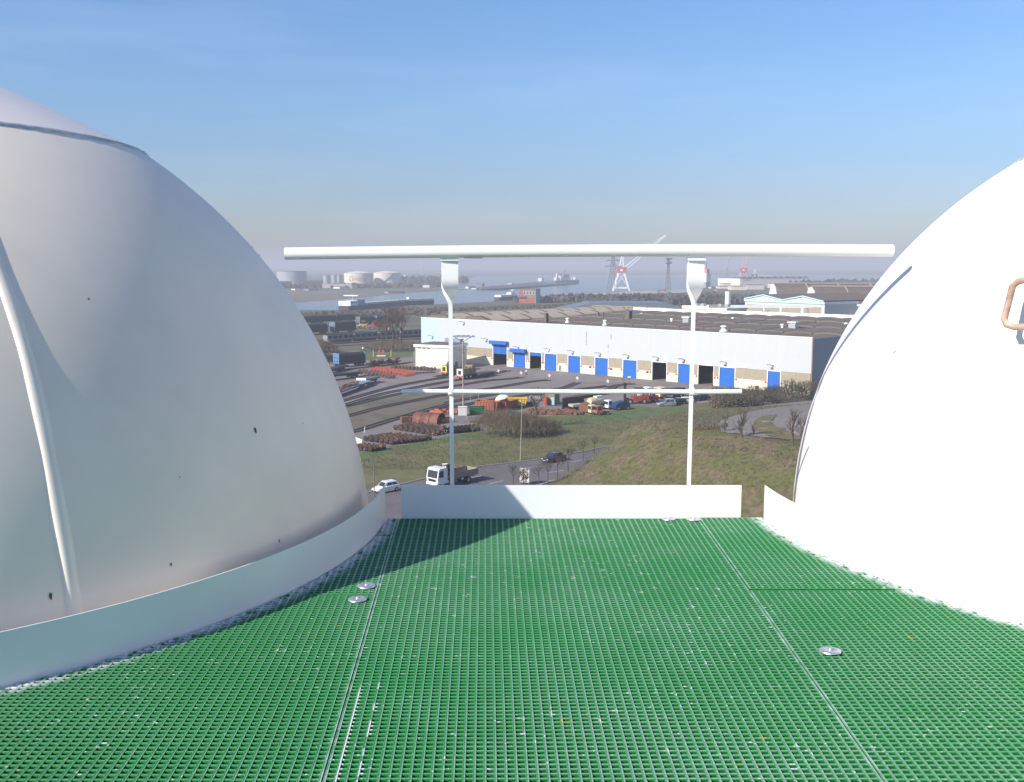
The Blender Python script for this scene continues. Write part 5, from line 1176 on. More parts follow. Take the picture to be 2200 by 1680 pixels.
tree('bare grey tree rising out of the brown thicket', S1(905, 600), big[0], .78, .4)
tree('leafless bush on the edge of the gravel track nearest the guard rail post', GM(S2(1222, 655)), shr[0], 1.5, 0, None, 'bare_bush', 'bare bushes by the gravel track', 'bush')
tree('leafless bush on the grass island beside the right dome', GM(S2(1770, 740)), shr[1], 1.6, 1, None, 'bare_bush', 'bare bushes by the gravel track', 'bush')
tree('thin leafless bush at the left tip of the gravel track', GM(S2(1045, 605)), shr[2], .9, 2, None, 'bare_bush', 'bare bushes by the gravel track', 'bush')
tree('small leafless bush between the two larger ones on the gravel track', GM(S2(1350, 640)), shr[0], .65, 3, None, 'bare_bush', 'bare bushes by the gravel track', 'bush')
tree('leafless bush close to the right dome edge at the gravel track', GM(S2(1860, 700)), shr[2], 1.1, 3, None, 'bare_bush', 'bare bushes by the gravel track', 'bush')
def scrub(name, label, fn, n, m, s0, s1, seed, cat='hedge', stems=0, kind=None):
    """a mass of small leaf and twig faces spread through the volume given by fn"""
    rd_ = random.Random(seed); mb = MB()
    for i in range(n):
        x, y, z, top = fn(rd_); s_ = rd_.uniform(s0, s1); a = rd_.uniform(0, 6.28); b = rd_.uniform(-1, 1)
        u_ = Vector((math.cos(a), math.sin(a), b)).normalized() * s_; w_ = Vector((-math.sin(a), math.cos(a), rd_.uniform(-.6, .6))).normalized() * s_ * .6
        p = Vector((x, y, z)); mb.add([p - u_, p + w_, p + u_, p - w_ * .6], [(0, 1, 2), (0, 2, 3)])
    for i in range(stems):
        x, y, z, top = fn(rd_); l = rd_.uniform(.8, 2.2); a = rd_.uniform(0, 6.28)
        q = Vector((x, y, top * .75)); e_ = q + Vector((math.cos(a) * .45, math.sin(a) * .45, 1)) * l
        w_ = Vector((.03, 0, 0)); mb.add([q - w_, q + w_, e_], [(0, 1, 2)]); mid = q.lerp(e_, .5)
        for k in range(3):
            a = rd_.uniform(0, 6.28); f_ = mid + Vector((math.cos(a) * .5, math.sin(a) * .5, .6)) * l * .45; mb.add([mid - w_ * .7, mid + w_ * .7, f_], [(0, 1, 2)])
    o = mb.build(name, m, fix=False)
    return tag(o, label, cat) if not kind else tag(o, kind=kind)
def ell(c, d, rdz=None):
    def fn(rd_):
        while True:
            x, y, z = rd_.uniform(-1, 1), rd_.uniform(-1, 1), rd_.uniform(0, 1)
            if x * x + y * y + z * z < 1 and (x * x + y * y + z * z > .35 or rd_.random() < .4): break
        lump = 1 + .22 * math.sin(x * 5 + c.x) * math.sin(y * 4)
        return c.x + d[0] * x, c.y + d[1] * y, c.z + d[2] * z * lump, c.z + d[2] * math.sqrt(max(0, 1 - x * x - y * y))
    return fn
thc = G(S1(720, 690)); thm = mat('thicket_brown', (.155, .112, .082), .95, ns=.5, amt=.35, col2=(.115, .10, .055), ns2=.25, coord='World')
CL_ = [(430, 700, 4.2, 3.4, 3.6), (560, 715, 4.6, 3.8, 4.4), (690, 725, 4.6, 3.8, 4.0), (800, 715, 4.4, 3.6, 3.3), (920, 690, 4.0, 3.0, 2.3), (1030, 668, 3.4, 2.4, 1.5)]
fns = [ell(G(S1(x, y)) + Vector((0, b * .5, 0)), (a, b, c_)) for x, y, a, b, c_ in CL_]
scrub('thicket', 'dense brown leafless thicket on the grass above the road', lambda rd_: fns[rd_.choices(range(6), (4, 5, 5, 4, 2.4, 1.4))[0]](rd_), 1500, thm, .05, .17, 1, 'thicket', 4200)
# hedge below the right end of the warehouse
h0, h1 = G(S2(960, 330), 0), G(S2(2200, 215), 0)
def hedge_fn(a, b, w, h):
    def fn(rd_):
        t = rd_.random(); p = a.lerp(b, t); hh = h * (.75 + .3 * math.sin(t * 17) * math.sin(t * 7 + 1) + .2 * math.sin(t * 41)); k = rd_.uniform(-1, 1); z = rd_.random() ** .7 * hh * math.sqrt(max(.05, 1 - k * k))
        return p.x - (b - a).normalized().y * k * w, p.y + (b - a).normalized().x * k * w, z, hh
    return fn
scrub('hedge', 'long dark green and brown hedge below the right end of the warehouse', hedge_fn(h0, h1, 3.4, 3.2), 7000, mat('hedge_mix', (.05, .066, .026), .95, ns=.25, amt=.4, coord='World', col2=(.12, .088, .06), ns2=.12, thr=(.46, .58)), .08, .30, 5, 'hedge', 2200)
scrub('brown_bush', 'round brown bush at the left end of the long hedge', ell(G(S2(1120, 335)), (5, 4, 3.6)), 3000, thm, .1, .34, 8, 'bush', 600)
for i, (x, y, s_) in enumerate(((1680, 190, 1.15), (1760, 200, 1.35), (1840, 185, 1.5), (1920, 190, 1.5), (2000, 185, 1.35), (1600, 200, .9))): tree('pale leafless shrub behind the hedge against the cream plinth, %s from the left' % ('second', 'third', 'fourth', 'fifth', 'sixth', 'first')[i], S2(x, y), (shr[i % 3][0], shr[i % 3][1]), s_, i, None, 'bare_shrub', 'bare shrubs along the plinth', 'shrub')
scrub('brown_bush', 'brown bush beside the dome between coaches and grass strip', ell(G(R4(350, 715)), (7, 4, 4.5)), 2200, thm, .15, .45, 9, 'bush', 300)
scrub('dark_bush', 'dark green bush on the grass strip beside the dome', ell(G(R4(440, 838)), (3.4, 2.5, 2.6)), 1500, leafd, .12, .35, 10, 'bush')
scrub('tree_haze', 'brown undergrowth at the foot of the bare trees', ell(G(R4(1320, 690)), (12, 6, 3.2)), 2600, thm, .12, .4, 13, 'undergrowth', 700)
for k, (x, y, l_) in enumerate(((900, 565, 'low brown bush at the left tip of the gravel track'),)):
    q = GM(S2(x, y)); q.z = max(0, mh2(q.x, q.y)); scrub('brown_bush', l_, ell(q, (2.6, 1.6, 1.0)), 420, thm, .06, .2, 30 + k, 'bush', 420)
# billboard seen from behind, overgrown
c, a, l = seg(S1(715, 1250), S1(830, 1262)); bb = thing('billboard', 'whitish billboard overgrown with dead creeper beside the road', 'billboard', (c.x, c.y, 0), a)
MB().box((0, 0, 1.3), (l, .12, 2.0)).build('board', mat('faded_board', (.50, .47, .43), .8, ns=3, amt=.15, col2=(.14, .10, .075), thr=(.50, .56), ns2=2.4), bb)
for x in (-l * .42, l * .42): MB().box((x, .15, 1.0), (.12, .12, 2.4)).build('leg', lattice, bb)
mb = MB(); rq = random.Random(6)
for k in range(26):
    P = [Vector((rq.uniform(-l / 2, l / 2), -.10, rq.uniform(.3, 2.2)))]
    for j in range(4): P.append(P[-1] + Vector((rq.uniform(-.4, .4), 0, rq.uniform(-.3, .35))))
    mb.tube(P, .022, 4)
mb.build('creeper', twig, bb)

# ------------------------------------------------------------------ buildings beyond the warehouse
def pxm(v): return 2159 / (CAMZ / math.tan(PITCH + math.atan((v - CY) / F)))   # survey pixels per metre for a base sighted at v
gw0, gw1 = AY(R7(735, 330), 455), AY(R7(1650, 390), 418); gd = Vector((gw1.x - gw0.x, gw1.y - gw0.y, 0)); gl = gd.length; ga = math.atan2(gd.y, gd.x)
gb = thing('gabled_hall', 'white twin-gabled hall with mint green eaves and beige panels behind the warehouse', 'hall', (gw0.x, gw0.y, 0), ga)
gh = 15.3
MB().b2((0, .15, 0), (gl, 60, gh)).build('wall', lightw, gb)
for b in range(2):
    x0 = b * gl / 2; w = gl / 2
    MB().prof([(x0 + .01, gh + .003), (x0 + w - .01, gh + .003), (x0 + w * .5, gh + 1.9)], -.1, 60).build('gable', lightw, gb)
    mb = MB()
    for a_, b_ in (((x0, gh + .1), (x0 + w * .5, gh + 2.0)), ((x0 + w * .5, gh + 2.0), (x0 + w, gh + .1))):
        mb.prof([a_, b_, (b_[0], b_[1] + .45), (a_[0], a_[1] + .45)], -.5, 61)
    mb.build('roof', roofb, gb)
    mb = MB()
    for a_, b_ in (((x0, gh + .12), (x0 + w * .5, gh + 2.02)), ((x0 + w * .5, gh + 2.02), (x0 + w, gh + .12))): mb.prof([a_, b_, (b_[0], b_[1] + .4), (a_[0], a_[1] + .4)], -.56, -.51)
    mb.build('eaves', mint, gb)
MB().b2((-.3, -.25, gh - .9), (gl + .3, .14, gh - .02)).build('eaves_board', mint, gb)
xs_ = [(.035, .235), (.265, .455), (.485, .72), (.755, .965)]
for z0, z1 in ((gh - 5.0, gh - 2.2), (gh - 10.2, gh - 7.2)):
    for f0, f1 in xs_: MB().b2((gl * f0, .06, z0), (gl * f1, .148, z1)).build('wall_panel', beige, gb)
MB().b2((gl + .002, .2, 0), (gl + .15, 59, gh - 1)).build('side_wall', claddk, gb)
for x in (.25, .74): MB().b2((gl * x - .9, .0, gh - 6.4), (gl * x + .9, .145, gh - 4.9)).build('blue_sign', mat('pale_blue_sign', (.32, .42, .62), .6), gb)
mb = MB(); mb.tube([(gl * .30, -3, 0), (gl * .30, -3, gh - 3.2)], .14, 6); mb.tube([(gl * .30 - 1, -3, gh - 2.6), (gl * .30, -3, gh - 3.4), (gl * .30 + 1, -3, gh - 2.6)], .12, 6); o = mb.build('lamp_pole', lattice); o.location = (gw0.x, gw0.y, 0); o.rotation_euler.z = ga; tag(o, 'dark lamp pole before the white twin-gabled hall', 'lamp mast')
# vaulted halls behind it
def vault(label, p, depth, L_, w, h, rise, ribs=9):
    a0 = AY(p, depth); r_ = thing('vaulted_hall', label, 'hall', (a0.x, a0.y, 0), R(-4), 'vaulted halls behind the gabled hall')
    pr_ = [(-w / 2, 0), (-w / 2, h), (-w * .27, h + rise), (w * .05, h + rise * 1.08), (w * .30, h + rise * .8), (w / 2, h), (w / 2, 0)]
    mb = MB(); n = len(pr_); vs = [(0, -y, z) for y, z in pr_] + [(L_, -y, z) for y, z in pr_]; mb.add(vs, [(k, k + 1, n + k + 1, n + k) for k in range(n - 1)]); mb.build('roof', roofb, r_)
    MB().add([(-.02, -y, z) for y, z in pr_], [tuple(range(n))]).build('end_wall', mat('bright_end_wall', (.72, .70, .66), .6), r_); MB().add([(L_, -y, z) for y, z in pr_], [tuple(range(n))]).build('end_wall', claddk, r_)
    for k in range(1, ribs):
        x = L_ * k / ribs; mb = MB(); q = [(y, z + .12) for y, z in pr_[3:6]]
        mb.tube([(x, -y, z) for y, z in q], .35, 4); mb.build('roof_rib', mat('roof_rib', (.28, .25, .21), .8), r_)
    MB().b2((0, -w * .05 - .8, h + rise * 1.08), (L_, -w * .05 + .8, h + rise * 1.08 + .6)).build('ridge_vent', mat('ridge', (.36, .30, .25), .8), r_)
    return r_
vault('far vaulted hall with a ribbed brown roof behind the gabled hall', R7(1060, 190), 560, 190, 26, 13.5, 6.5, 11)
vault('near vaulted hall with a ribbed brown roof reaching the right dome', R7(1500, 200), 500, 190, 24, 13.2, 6.3, 12)
dk = thing('dark_hall', 'long dark hall between the gabled hall and the right dome', 'hall', AY(R7(1655, 300), 440) * 1, R(-6)); dk.location.z = 0
MB().b2((0, 0, 0), (150, 40, 13.2)).build('wall', mat('dark_hall_wall', (.05, .055, .06), .8), dk); MB().b2((-.2, -.6, 13.21), (151, 40, 14.6)).build('roof', roofb, dk)
for k in range(40): MB().b2((3 + k * 3.6, -.66, 13.3), (3.5 + k * 3.6, -.61, 14.4)).build('roof_rib', fascia, dk)
rail_strip(dk, [(1, -.4, 14.7), (150, -.4, 14.7)], .9, mint)
for z in (4, 6.5, 9): MB().b2((.3, -.8, z - 3), (1.3, -.02, z - .6)).build('yellow_ladder', yellrail, dk)
g2 = thing('mint_hall', 'corner of a second white hall with mint green eaves beside the right dome', 'hall', AY(R7(2045, 300), 400), R(-20)); g2.location.z = 0
MB().b2((0, 0, 0), (26, 50, 14.3)).build('wall', lightw, g2); MB().b2((-.5, -.5, 14.31), (26.5, 51, 15.1)).build('eaves', mint, g2); MB().prof([(-.4, 15.11), (26.4, 15.11), (13, 17)], -.3, 50).build('roof', roofb, g2)
for k in range(2): MB().b2((2 + 11 * k, -.06, 9), (11 + 11 * k, -.01, 12)).build('wall_panel', beige, g2)
for k in range(5): MB().b2((-.7, 1 + k * .02, 1 + 2.4 * k), (-.02, 2, 2.4 + 2.4 * k)).build('yellow_ladder', yellrail, g2)
# cream office row
of0, of1 = AY(R7(18, 320), 395), AY(R7(525, 330), 378); od = Vector((of1.x - of0.x, of1.y - of0.y, 0)); ol = od.length
of = thing('office_block', 'low cream office block with wide windows peeping over the warehouse roof', 'building', (of0.x, of0.y, 0), math.atan2(od.y, od.x)); oh = 14.8
MB().b2((0, .2, 0), (ol, 12, oh - 1.2)).build('wall', cream, of); MB().b2((-.2, -.1, oh - 1.199), (ol * .57, 12.2, oh)).build('parapet', creamt, of); MB().b2((ol * .62, -.1, oh - 1.199), (ol + .2, 12.2, oh - .5)).build('parapet', creamt, of); MB().b2((ol * .58, -.3, 0), (ol * .62, 12, oh + .6)).build('stair_pier', creamt, of)
for k in range(8):
    if k == 4: continue
    MB().b2((ol * (.03 + k * .12), .08, oh - 3.4), (ol * (.12 + k * .12), .198, oh - 1.5)).build('window', glass, of)
for x in (.15, .3, .7, .85): MB().b2((ol * x, 3, oh), (ol * x + 1.5, 4.5, oh + .9)).build('roof_unit', galv, of)
c = AY(R7(540, 195), 420); tag(MB().lathe([(0, 0), (1.1, 0), (1.1, c.z + 4.6), (0, c.z + 4.6)], 12, (c.x, c.y, 0)).build('white_silo', wbright, None, True), 'slender white silo rising behind the low office block', 'silo')
yb = thing('yard_beam', 'pale horizontal gantry beam left of the twin-gabled hall', 'gantry', AY(R7(560, 255), 400)); MB().b2((0, 0, 0), (33, 1, 1.1)).build('beam', wbright, yb); MB().b2((1, 0, -14), (1.6, .9, -.01)).build('column', conc, yb); MB().b2((31, 0, -14), (31.6, .9, -.01)).build('column', conc, yb)
for i, (p, q, l_) in enumerate(((R2(1582, 790), R2(1880, 803), 'yellow railed gantry left of the guard rail post beyond the roof'), (R2(1998, 808), R2(2330, 822), 'yellow railed gantry nearest the guard rail post beyond the roof'))):
    a, b = AY(p, 430), AY(q, 420); r_ = thing('railed_gantry', l_, 'gantry', (a.x, a.y, a.z - 1), math.atan2(b.y - a.y, b.x - a.x), 'railed gantries beyond the roof'); l = (b - a).length
    MB().b2((0, 0, -.5), (l, 1.2, 0)).build('deck', roofb, r_); rail_strip(r_, [(0, 0, .01), (l, 0, .01)], 1.6)
    for x in (.4, l - .8): MB().b2((x, .1, -(a.z - 1)), (x + .5, .8, -.51)).build('column', lattice, r_)
sw = thing('slate_roof', 'dark slate low roof between the yellow gantries and the office block', 'building', AY(R3(20, 840), 470)); sw.location.z = 0
MB().b2((-45, 0, 0), (18, 30, 9.5)).build('wall', claddk, sw); MB().prof([(-46, 9.51), (19, 9.51), (5, 13), (-30, 13)], -1, 31).build('roof', mat('slate', (.14, .17, .21), .6), sw)
# ------------------------------------------------------------------ across the canal
def tank(label, p, wpx, hpx, m, roof=1, stair=False, name='fuel_tank', group='storage tanks across the canal'):
    c = G(p); k = 2159 / c.y; r = wpx / 4.702 / k / 2; h = hpx / 4.702 / k; r_ = thing(name, label, 'storage tank', (c.x, c.y + r, 0), 0, group)
    nb = 4
    for q in range(nb): MB().lathe([(r, h * q / nb + .06), (r, h * (q + 1) / nb - .06)], 48).build('course', m, r_, True)
    MB().lathe([(r - .15, 0), (r - .15, h)], 40).build('inner_shell', m, r_, True); MB().lathe([(r + .25, h - .1), (r + .25, h + .5), (r - .3, h + .5)], 48).build('rim', m if roof else lattice, r_, True)
    MB().lathe([(r, h + .1), (r * .6, h + .1 + roof * r * .10), (0, h + .1 + roof * r * .16)] if roof else [(r - .2, h - 3), (0, h - 3)], 48).build('roof', m, r_, True)
    if stair:
        P = [(r * 1.02 * math.cos(R(a)), r * 1.02 * math.sin(R(a)), z) for a, z in ((-150 + 6 * q, 1 + (h - 1) * q / 12) for q in range(13))]
        P = [(r * 1.02 * math.cos(R(-112 + 5 * q)), r * 1.02 * math.sin(R(-112 + 5 * q)), .5 + (h - .5) * q / 12) for q in range(13)]; MB().tube(P, .7, 4).build('stair', lattice, r_)
    return r_, r, h
tank('open topped grey storage tank nearest the left dome across the canal', R1(497, 566), 300, 132, greyt, 0)
tkr, tr_, th_ = tank('cream domed fuel tank with a round emblem and red lettering', R1(1182, 576), 298, 122, creamt)
tank('cream domed fuel tank with a diagonal stair across its side', R1(1473, 571), 275, 120, creamt, 1, True)
for k, (x, w, l_) in enumerate(((873, 68, 'small silver tank with bright flank, leftmost beside the lettered tank'), (952, 62, 'small silver tank in the middle beside the lettered tank'), (1003, 50, 'small silver tank touching the lettered tank'))): tank(l_, R1(x, 560), w, 85, greyt, .6, group='small silver tanks across the canal')
rl = mat('tank_red', (.50, .10, .09), .6); bl2 = mat('tank_blue', (.20, .32, .50), .6); ol2 = mat('tank_orange', (.62, .27, .12), .6)
def wrap(o, ang0, zc):
    for v_ in o.data.vertices:
        a = R(ang0) + v_.co.x / (tr_ + .12); v_.co = Vector(((tr_ + .12 - v_.co.z) * math.cos(a), (tr_ + .12 - v_.co.z) * math.sin(a), zc + v_.co.y))
t_ = text('TOTAL', 6.6, rl, tkr, (0, 0, 0), (0, 0, 0), .03); bm = bmesh.new(); bm.from_mesh(t_.data); bmesh.ops.triangulate(bm, faces=bm.faces); bm.to_mesh(t_.data); bm.free(); wrap(t_, -72, th_ * .50)
for i, (m, a0, a1, r0, r1) in enumerate(((ol2, 20, 150, 2.2, 4.6), (rl, -60, 20, 2.4, 4.6), (bl2, 150, 300, 2.2, 4.6))):
    mb = MB(); n = 14; vs = []
    for k in range(n + 1):
        w = R(a0 + (a1 - a0) * k / n); f_ = math.sin(math.pi * (k + .5) / (n + 1)); ra = (r0 + r1) / 2; d = (r1 - r0) / 2 * f_; vs += [((ra - d) * math.cos(w), (ra - d) * math.sin(w), .02 * i), ((ra + d) * math.cos(w), (ra + d) * math.sin(w), .02 * i)]
    o = mb.add(vs, [(2 * k, 2 * k + 2, 2 * k + 3, 2 * k + 1) for k in range(n)]).build('emblem', m, tkr); wrap(o, -111.5, th_ * .56)
bund = MB()
for a, b in ((R1(330, 568), R1(840, 562)), (R1(840, 600), R1(1140, 602))):
    p, q = G(a), G(b); d = q - p; bund.box(((p.x + q.x) / 2, (p.y + q.y) / 2, 3), (d.length, 4, 6), math.atan2(d.y, d.x))
tag(bund.build('tank_bund', conc), 'low concrete bund wall in front of the storage tanks', 'wall')
def far_box(name, label, p, q, hpx, m, cat='building', depth=12, roofm=None, win=0, group=None):
    a, b = G(p), G(q); d = b - a; l = d.length; k = 2159 / a.y; h = hpx / 4.702 / k; r_ = thing(name, label, cat, (a.x, a.y, 0), math.atan2(d.y, d.x), group)
    MB().b2((0, 0, 0), (l, depth, h)).build('wall', m, r_); MB().b2((-.3, -.3, h + .003), (l + .3, depth + .3, h + max(.4, h * .06))).build('roof', roofm or roofb, r_)
    for i in range(win): MB().b2((l * (i + .2) / win, -.08, h * .55), (l * (i + .7) / win, -.01, h * .8)).build('window', glass, r_)
    return r_, l, h
for i, (x0, x1, y, h_, m, l_) in enumerate(((560, 700, 622, 14, wbright, 'low white shed on the far bank below the open tank'), (700, 800, 626, 14, bluegrey, 'low grey shed on the far bank beside the white one'), (1010, 1085, 606, 16, wbright, 'white tanker hut in front of the lettered tank'), (1690, 1790, 490, 22, creamt, 'long pale refinery shed far right of the cream tanks'), (1830, 1865, 572, 20, wbright, 'small bright square hut right of the tanks near the left post'), (1915, 1990, 596, 26, mat('pale_roofs', (.5, .52, .55), .7), 'cluster building of pale roofs beside the left post'), (1500, 1670, 652, 14, conc, 'pale jetty platform at the far canal bank'))): far_box('far_shed', l_, R1(x0, y), R1(x1, y - 2), h_, m, group='sheds on the far bank')
def bush_line(name, P, n, h, seed, m, w=8):
    rd_ = random.Random(seed); mb = MB(); Q = [G(p) for p in P]
    for i in range(n):
        t = rd_.random() * (len(Q) - 1); k = int(t); p = Q[k].lerp(Q[min(k + 1, len(Q) - 1)], t - k); s_ = h * rd_.uniform(.5, 1.1)
        mb.blob((p.x + rd_.uniform(-w, w), p.y + rd_.uniform(-w, w), s_ * .35), (s_ * rd_.uniform(.8, 1.8), s_ * rd_.uniform(.8, 1.5), s_), i, 3, .55)
    return tag(mb.build(name, m), kind='stuff')
wood_m = mat('far_wood', (.05, .05, .035), .95, ns=.05, amt=.5, coord='World'); wood_b = mat('far_brown_wood', (.085, .065, .048), .95, ns=.05, amt=.4, coord='World')
bush_line('far_trees', [R2(1640, 770), R2(2000, 775), R3(-200, 762), R3(300, 766), R3(900, 764)], 620, 7, 1, wood_m, 14)
bush_line('far_scrub', [R2(1130, 735), R2(1400, 735), R2(1800, 715), R2(2200, 720), R3(300, 712), R3(900, 700)], 620, 5.5, 2, wood_b, 30)
bush_line('near_scrub', [R5(-100, 130), R5(600, 150), R5(1100, 130), R2(900, 800), R2(1250, 790), R2(1600, 775)], 520, 1.9, 3, wood_b, 14)
bush_line('shore_trees', [R3(1580, 606), R3(1700, 600), R3(1900, 570), R3(2300, 575)], 110, 11, 4, wood_m, 30)
bush_line('bank_scrub', [R1(300, 600), R1(800, 596), R1(1200, 600), R1(1750, 590), R1(2000, 585)], 260, 7, 6, wood_b, 20)
bush_line('refinery_trees', [R1(1500, 560), R1(1800, 540), R2(0, 535), R2(150, 540)], 150, 12, 7, wood_m, 40)
bush_line('track_scrub', [R4(60, 250), R4(600, 225), R4(1100, 200), R4(1700, 200)], 300, 2.6, 8, wood_b, 18)
for k, (x, y, s_) in enumerate(((1365, 768, 1), (1465, 768, 1.1), (1565, 768, 1))):
    c = G(R2(x, y)); r_ = thing('round_tree', 'small dark round tree beyond the warehouse roof, %s from the brick building' % ('first', 'second', 'third')[k], 'tree', (c.x, c.y, 0), 0, 'small round trees'); MB().tube([(0, 0, 0), (0, 0, 3)], .3, 6).build('trunk', bark, r_); o = MB()
    for q in range(9): o.blob((random.uniform(-2, 2), random.uniform(-2, 2), random.uniform(3, 8)), (3.4, 3.4, 3.2), q + k * 10, 4, .35)
    o.build('crown', wood_m, r_)
# brick switch tower
a, b = G(R2(842, 752)), G(R2(1005, 754)); d = b - a; l = d.length; br_ = thing('brick_building', 'square red and grey brick building by the canal with a row of windows', 'building', (a.x, a.y, 0), math.atan2(d.y, d.x)); h = 140 / 4.702 / (2159 / a.y)
MB().b2((0, .2, 0), (l, 13, h * .36)).build('lower_wall', brick, br_); MB().b2((0, .2, h * .362), (l, 13, h)).build('upper_wall', brickg, br_); MB().b2((0, .05, h * .55), (l * .22, .198, h * .86)).build('red_panel', brick, br_)
MB().b2((l + .002, .3, 0), (l + .4, 12.9, h * .98)).build('side_wall', claddk, br_); MB().b2((-.2, 0, h + .003), (l + .5, 13.2, h + .35)).build('roof', roofb, br_); MB().b2((-.3, -1.0, h * .40), (l * .42, .19, h * .5)).build('canopy', roofb, br_)
for k in range(4): f_ = MB().b2((l * (.26 + k * .19), .1, h * .64), (l * (.40 + k * .19), .196, h * .82)).build('window', wbright, br_); MB().b2((l * (.275 + k * .19), .06, h * .66), (l * (.385 + k * .19), .098, h * .80)).build('pane', glass, f_)
# port sheds on the right
r_, l, h = far_box('port_shed', 'long cream port shed with dark roof vents under the red cranes', R3(872, 582), R3(1562, 576), 78, mat('port_cream', (.82, .73, .62), .7, ns=.05, amt=.05), 'shed', 60, roofb)
for k in range(11): MB().b2((l * (k + .2) / 11, -.2, h + 1.2), (l * (k + .75) / 11, 20, h + 2.6)).build('roof_vent', lattice, r_)
text('A R R', 5, lattice, r_, (l * .10, -.15, h * .80), (R(90), 0, 0), .05)
for i, (x0, x1, y, hh, m, l_) in enumerate(((665, 790, 606, 22, creamt, 'low pale building left of the long port shed'), (700, 780, 585, 30, creamt, 'small cream block above the low pale building'), (790, 935, 620, 38, cream, 'ochre shed below the left end of the port shed'), (945, 1115, 615, 44, mat('pale_shed', (.58, .52, .46), .7), 'pale shed in front of the long port shed'), (1195, 1335, 602, 46, mat('light_shed', (.62, .57, .50), .7), 'light shed with a dark flank before the port shed'))): far_box('low_shed', l_, R3(x0, y), R3(x1, y), hh, m, 'shed', 25, group='low port sheds')
for i, (x, y, m, l_) in enumerate(((60, 637, orange, 'small orange plant on the quay left of the light tower'), (95, 634, redlead, 'small red plant on the quay beside the light tower'), (560, 605, wbright, 'white van sized box on the quay right of the post'), (620, 645, redlead, 'red and white lorry on the port road below the sheds'), (40, 640, lattice, 'dark plant at the left of the orange one on the quay'))): far_box('quay_machine', l_, R3(x, y), R3(x + 22, y), 18, m, 'machine', 5, roofm=wbright if i == 3 else None)
# cranes
def frame_crane(label, p, hpx, m_leg, m_cab, boom, group, k_=1.0, name='portal_crane'):
    c = G(p); k = 2159 / c.y; H = hpx / 4.702 / k; r_ = thing(name, label, 'crane', (c.x, c.y, 0), 0, group); u = H / 40
    for sx_ in (-1, 1):
        for sy in (-1, 1): MB().tube([(sx_ * 9 * u, sy * 6 * u, 0), (sx_ * 3.2 * u, sy * 2.5 * u, 20 * u)], 1.1 * u, 5).build('leg', m_leg, r_)
    mb = MB(); mb.box((0, -6 * u, 3.5 * u), (17 * u, 1.0 * u, 1.8 * u)); mb.box((0, 6 * u, 3.5 * u), (17 * u, 1.0 * u, 1.8 * u)); mb.box((0, 0, 20 * u), (8 * u, 7 * u, 1.2 * u))
    for s_ in (-1, 1): mb.tube([(s_ * 8 * u, -6 * u, 4 * u), (-s_ * 3 * u, -2.6 * u, 19 * u)], .3 * u, 4)
    mb.build('portal_beam', m_leg, r_)
    MB().box((0, 0, 24 * u), (10 * u, 9 * u, 6 * u)).build('machine_house', m_cab, r_); MB().box((-.3 * u, -4.6 * u, 23.6 * u), (3 * u, .2 * u, 2.4 * u)).build('name_board', wbright, r_)
    mb = MB()
    for sx_ in (-1, 1): mb.tube([(sx_ * 2.4 * u, 0, 27 * u), (sx_ * .5 * u + 1 * u, 0, 40 * u)], .6 * u, 5)
    for z in (30, 33, 36): mb.box((.7 * u, 0, z * u), (3.6 * u, 1 * u, .7 * u))
    mb.build('tower', m_leg, r_)
    bx, bz = boom; A = Vector((4 * u, 0, 25 * u)); B = Vector((bx * u, 0, bz * u)); n = 12; mb = MB()
    up = Vector((-(B - A).z, 0, (B - A).x)).normalized()
    for f0 in (-1, 1):
        for y in (-1, 1): mb.tube([A + up * f0 * 1.6 * u + Vector((0, y * u, 0)), B + up * f0 * .5 * u + Vector((0, y * .4 * u, 0))], .32 * u, 4)
    for q in range(n):
        w0 = 1.6 - 1.1 * q / n; p0 = A.lerp(B, q / n); p1 = A.lerp(B, (q + 1) / n); s_ = 1 if q % 2 else -1
        mb.tube([p0 + up * s_ * w0 * u, p1 - up * s_ * (w0 - .09) * u], .2 * u, 4)
    mb.tube([(1.5 * u, 0, 39 * u), B.lerp(A, .35) + up * u], .22 * u, 4); mb.tube([(1.5 * u, 0, 39.5 * u), tuple(B)], .12 * u, 4)
    mb.build('boom', m_leg, r_); return r_
frame_crane('white portal crane with a red machine house and raised boom behind the rail', R2(1872, 628), 350, craneg, orchid, (50, 63), 'cranes across the water')
frame_crane('red and white crane standing behind the long port shed', R3(900, 575), 262, mat('crane_pink', (.55, .34, .32), .6), orchid, (10, 52), 'cranes across the water')
frame_crane('grey crane with a drooping boom behind the long port shed', R3(1015, 575), 170, craneg, lattice, (38, 22), 'cranes across the water')
c = G(R3(735, 560)); u = c.y / 2159 / 4.702; gc = thing('jib_crane', 'thin blue lattice jib crane with a red base left of the port shed', 'crane', (c.x, c.y, 0)); MB().box((-4, 0, 5), (34 * u, 18 * u, 20 * u)).build('base', redlead, gc); mb = MB()
for s_ in (-1, 1):
    mb.tube([(s_ * 9 * u, 0, 15 * u), (s_ * 7 * u, 0, 165 * u)], 2.2 * u, 4); mb.tube([(s_ * 5 * u, 0, 130 * u), (30 * u + s_ * 4 * u, 0, 285 * u)], 1.6 * u, 4)
for k in range(9): z = 20 + 16 * k; mb.tube([(-8 * u, 0, z * u), (8 * u, 0, (z + 16) * u)], 1.2 * u, 4)
mb.build('jib', bluegrey, gc)
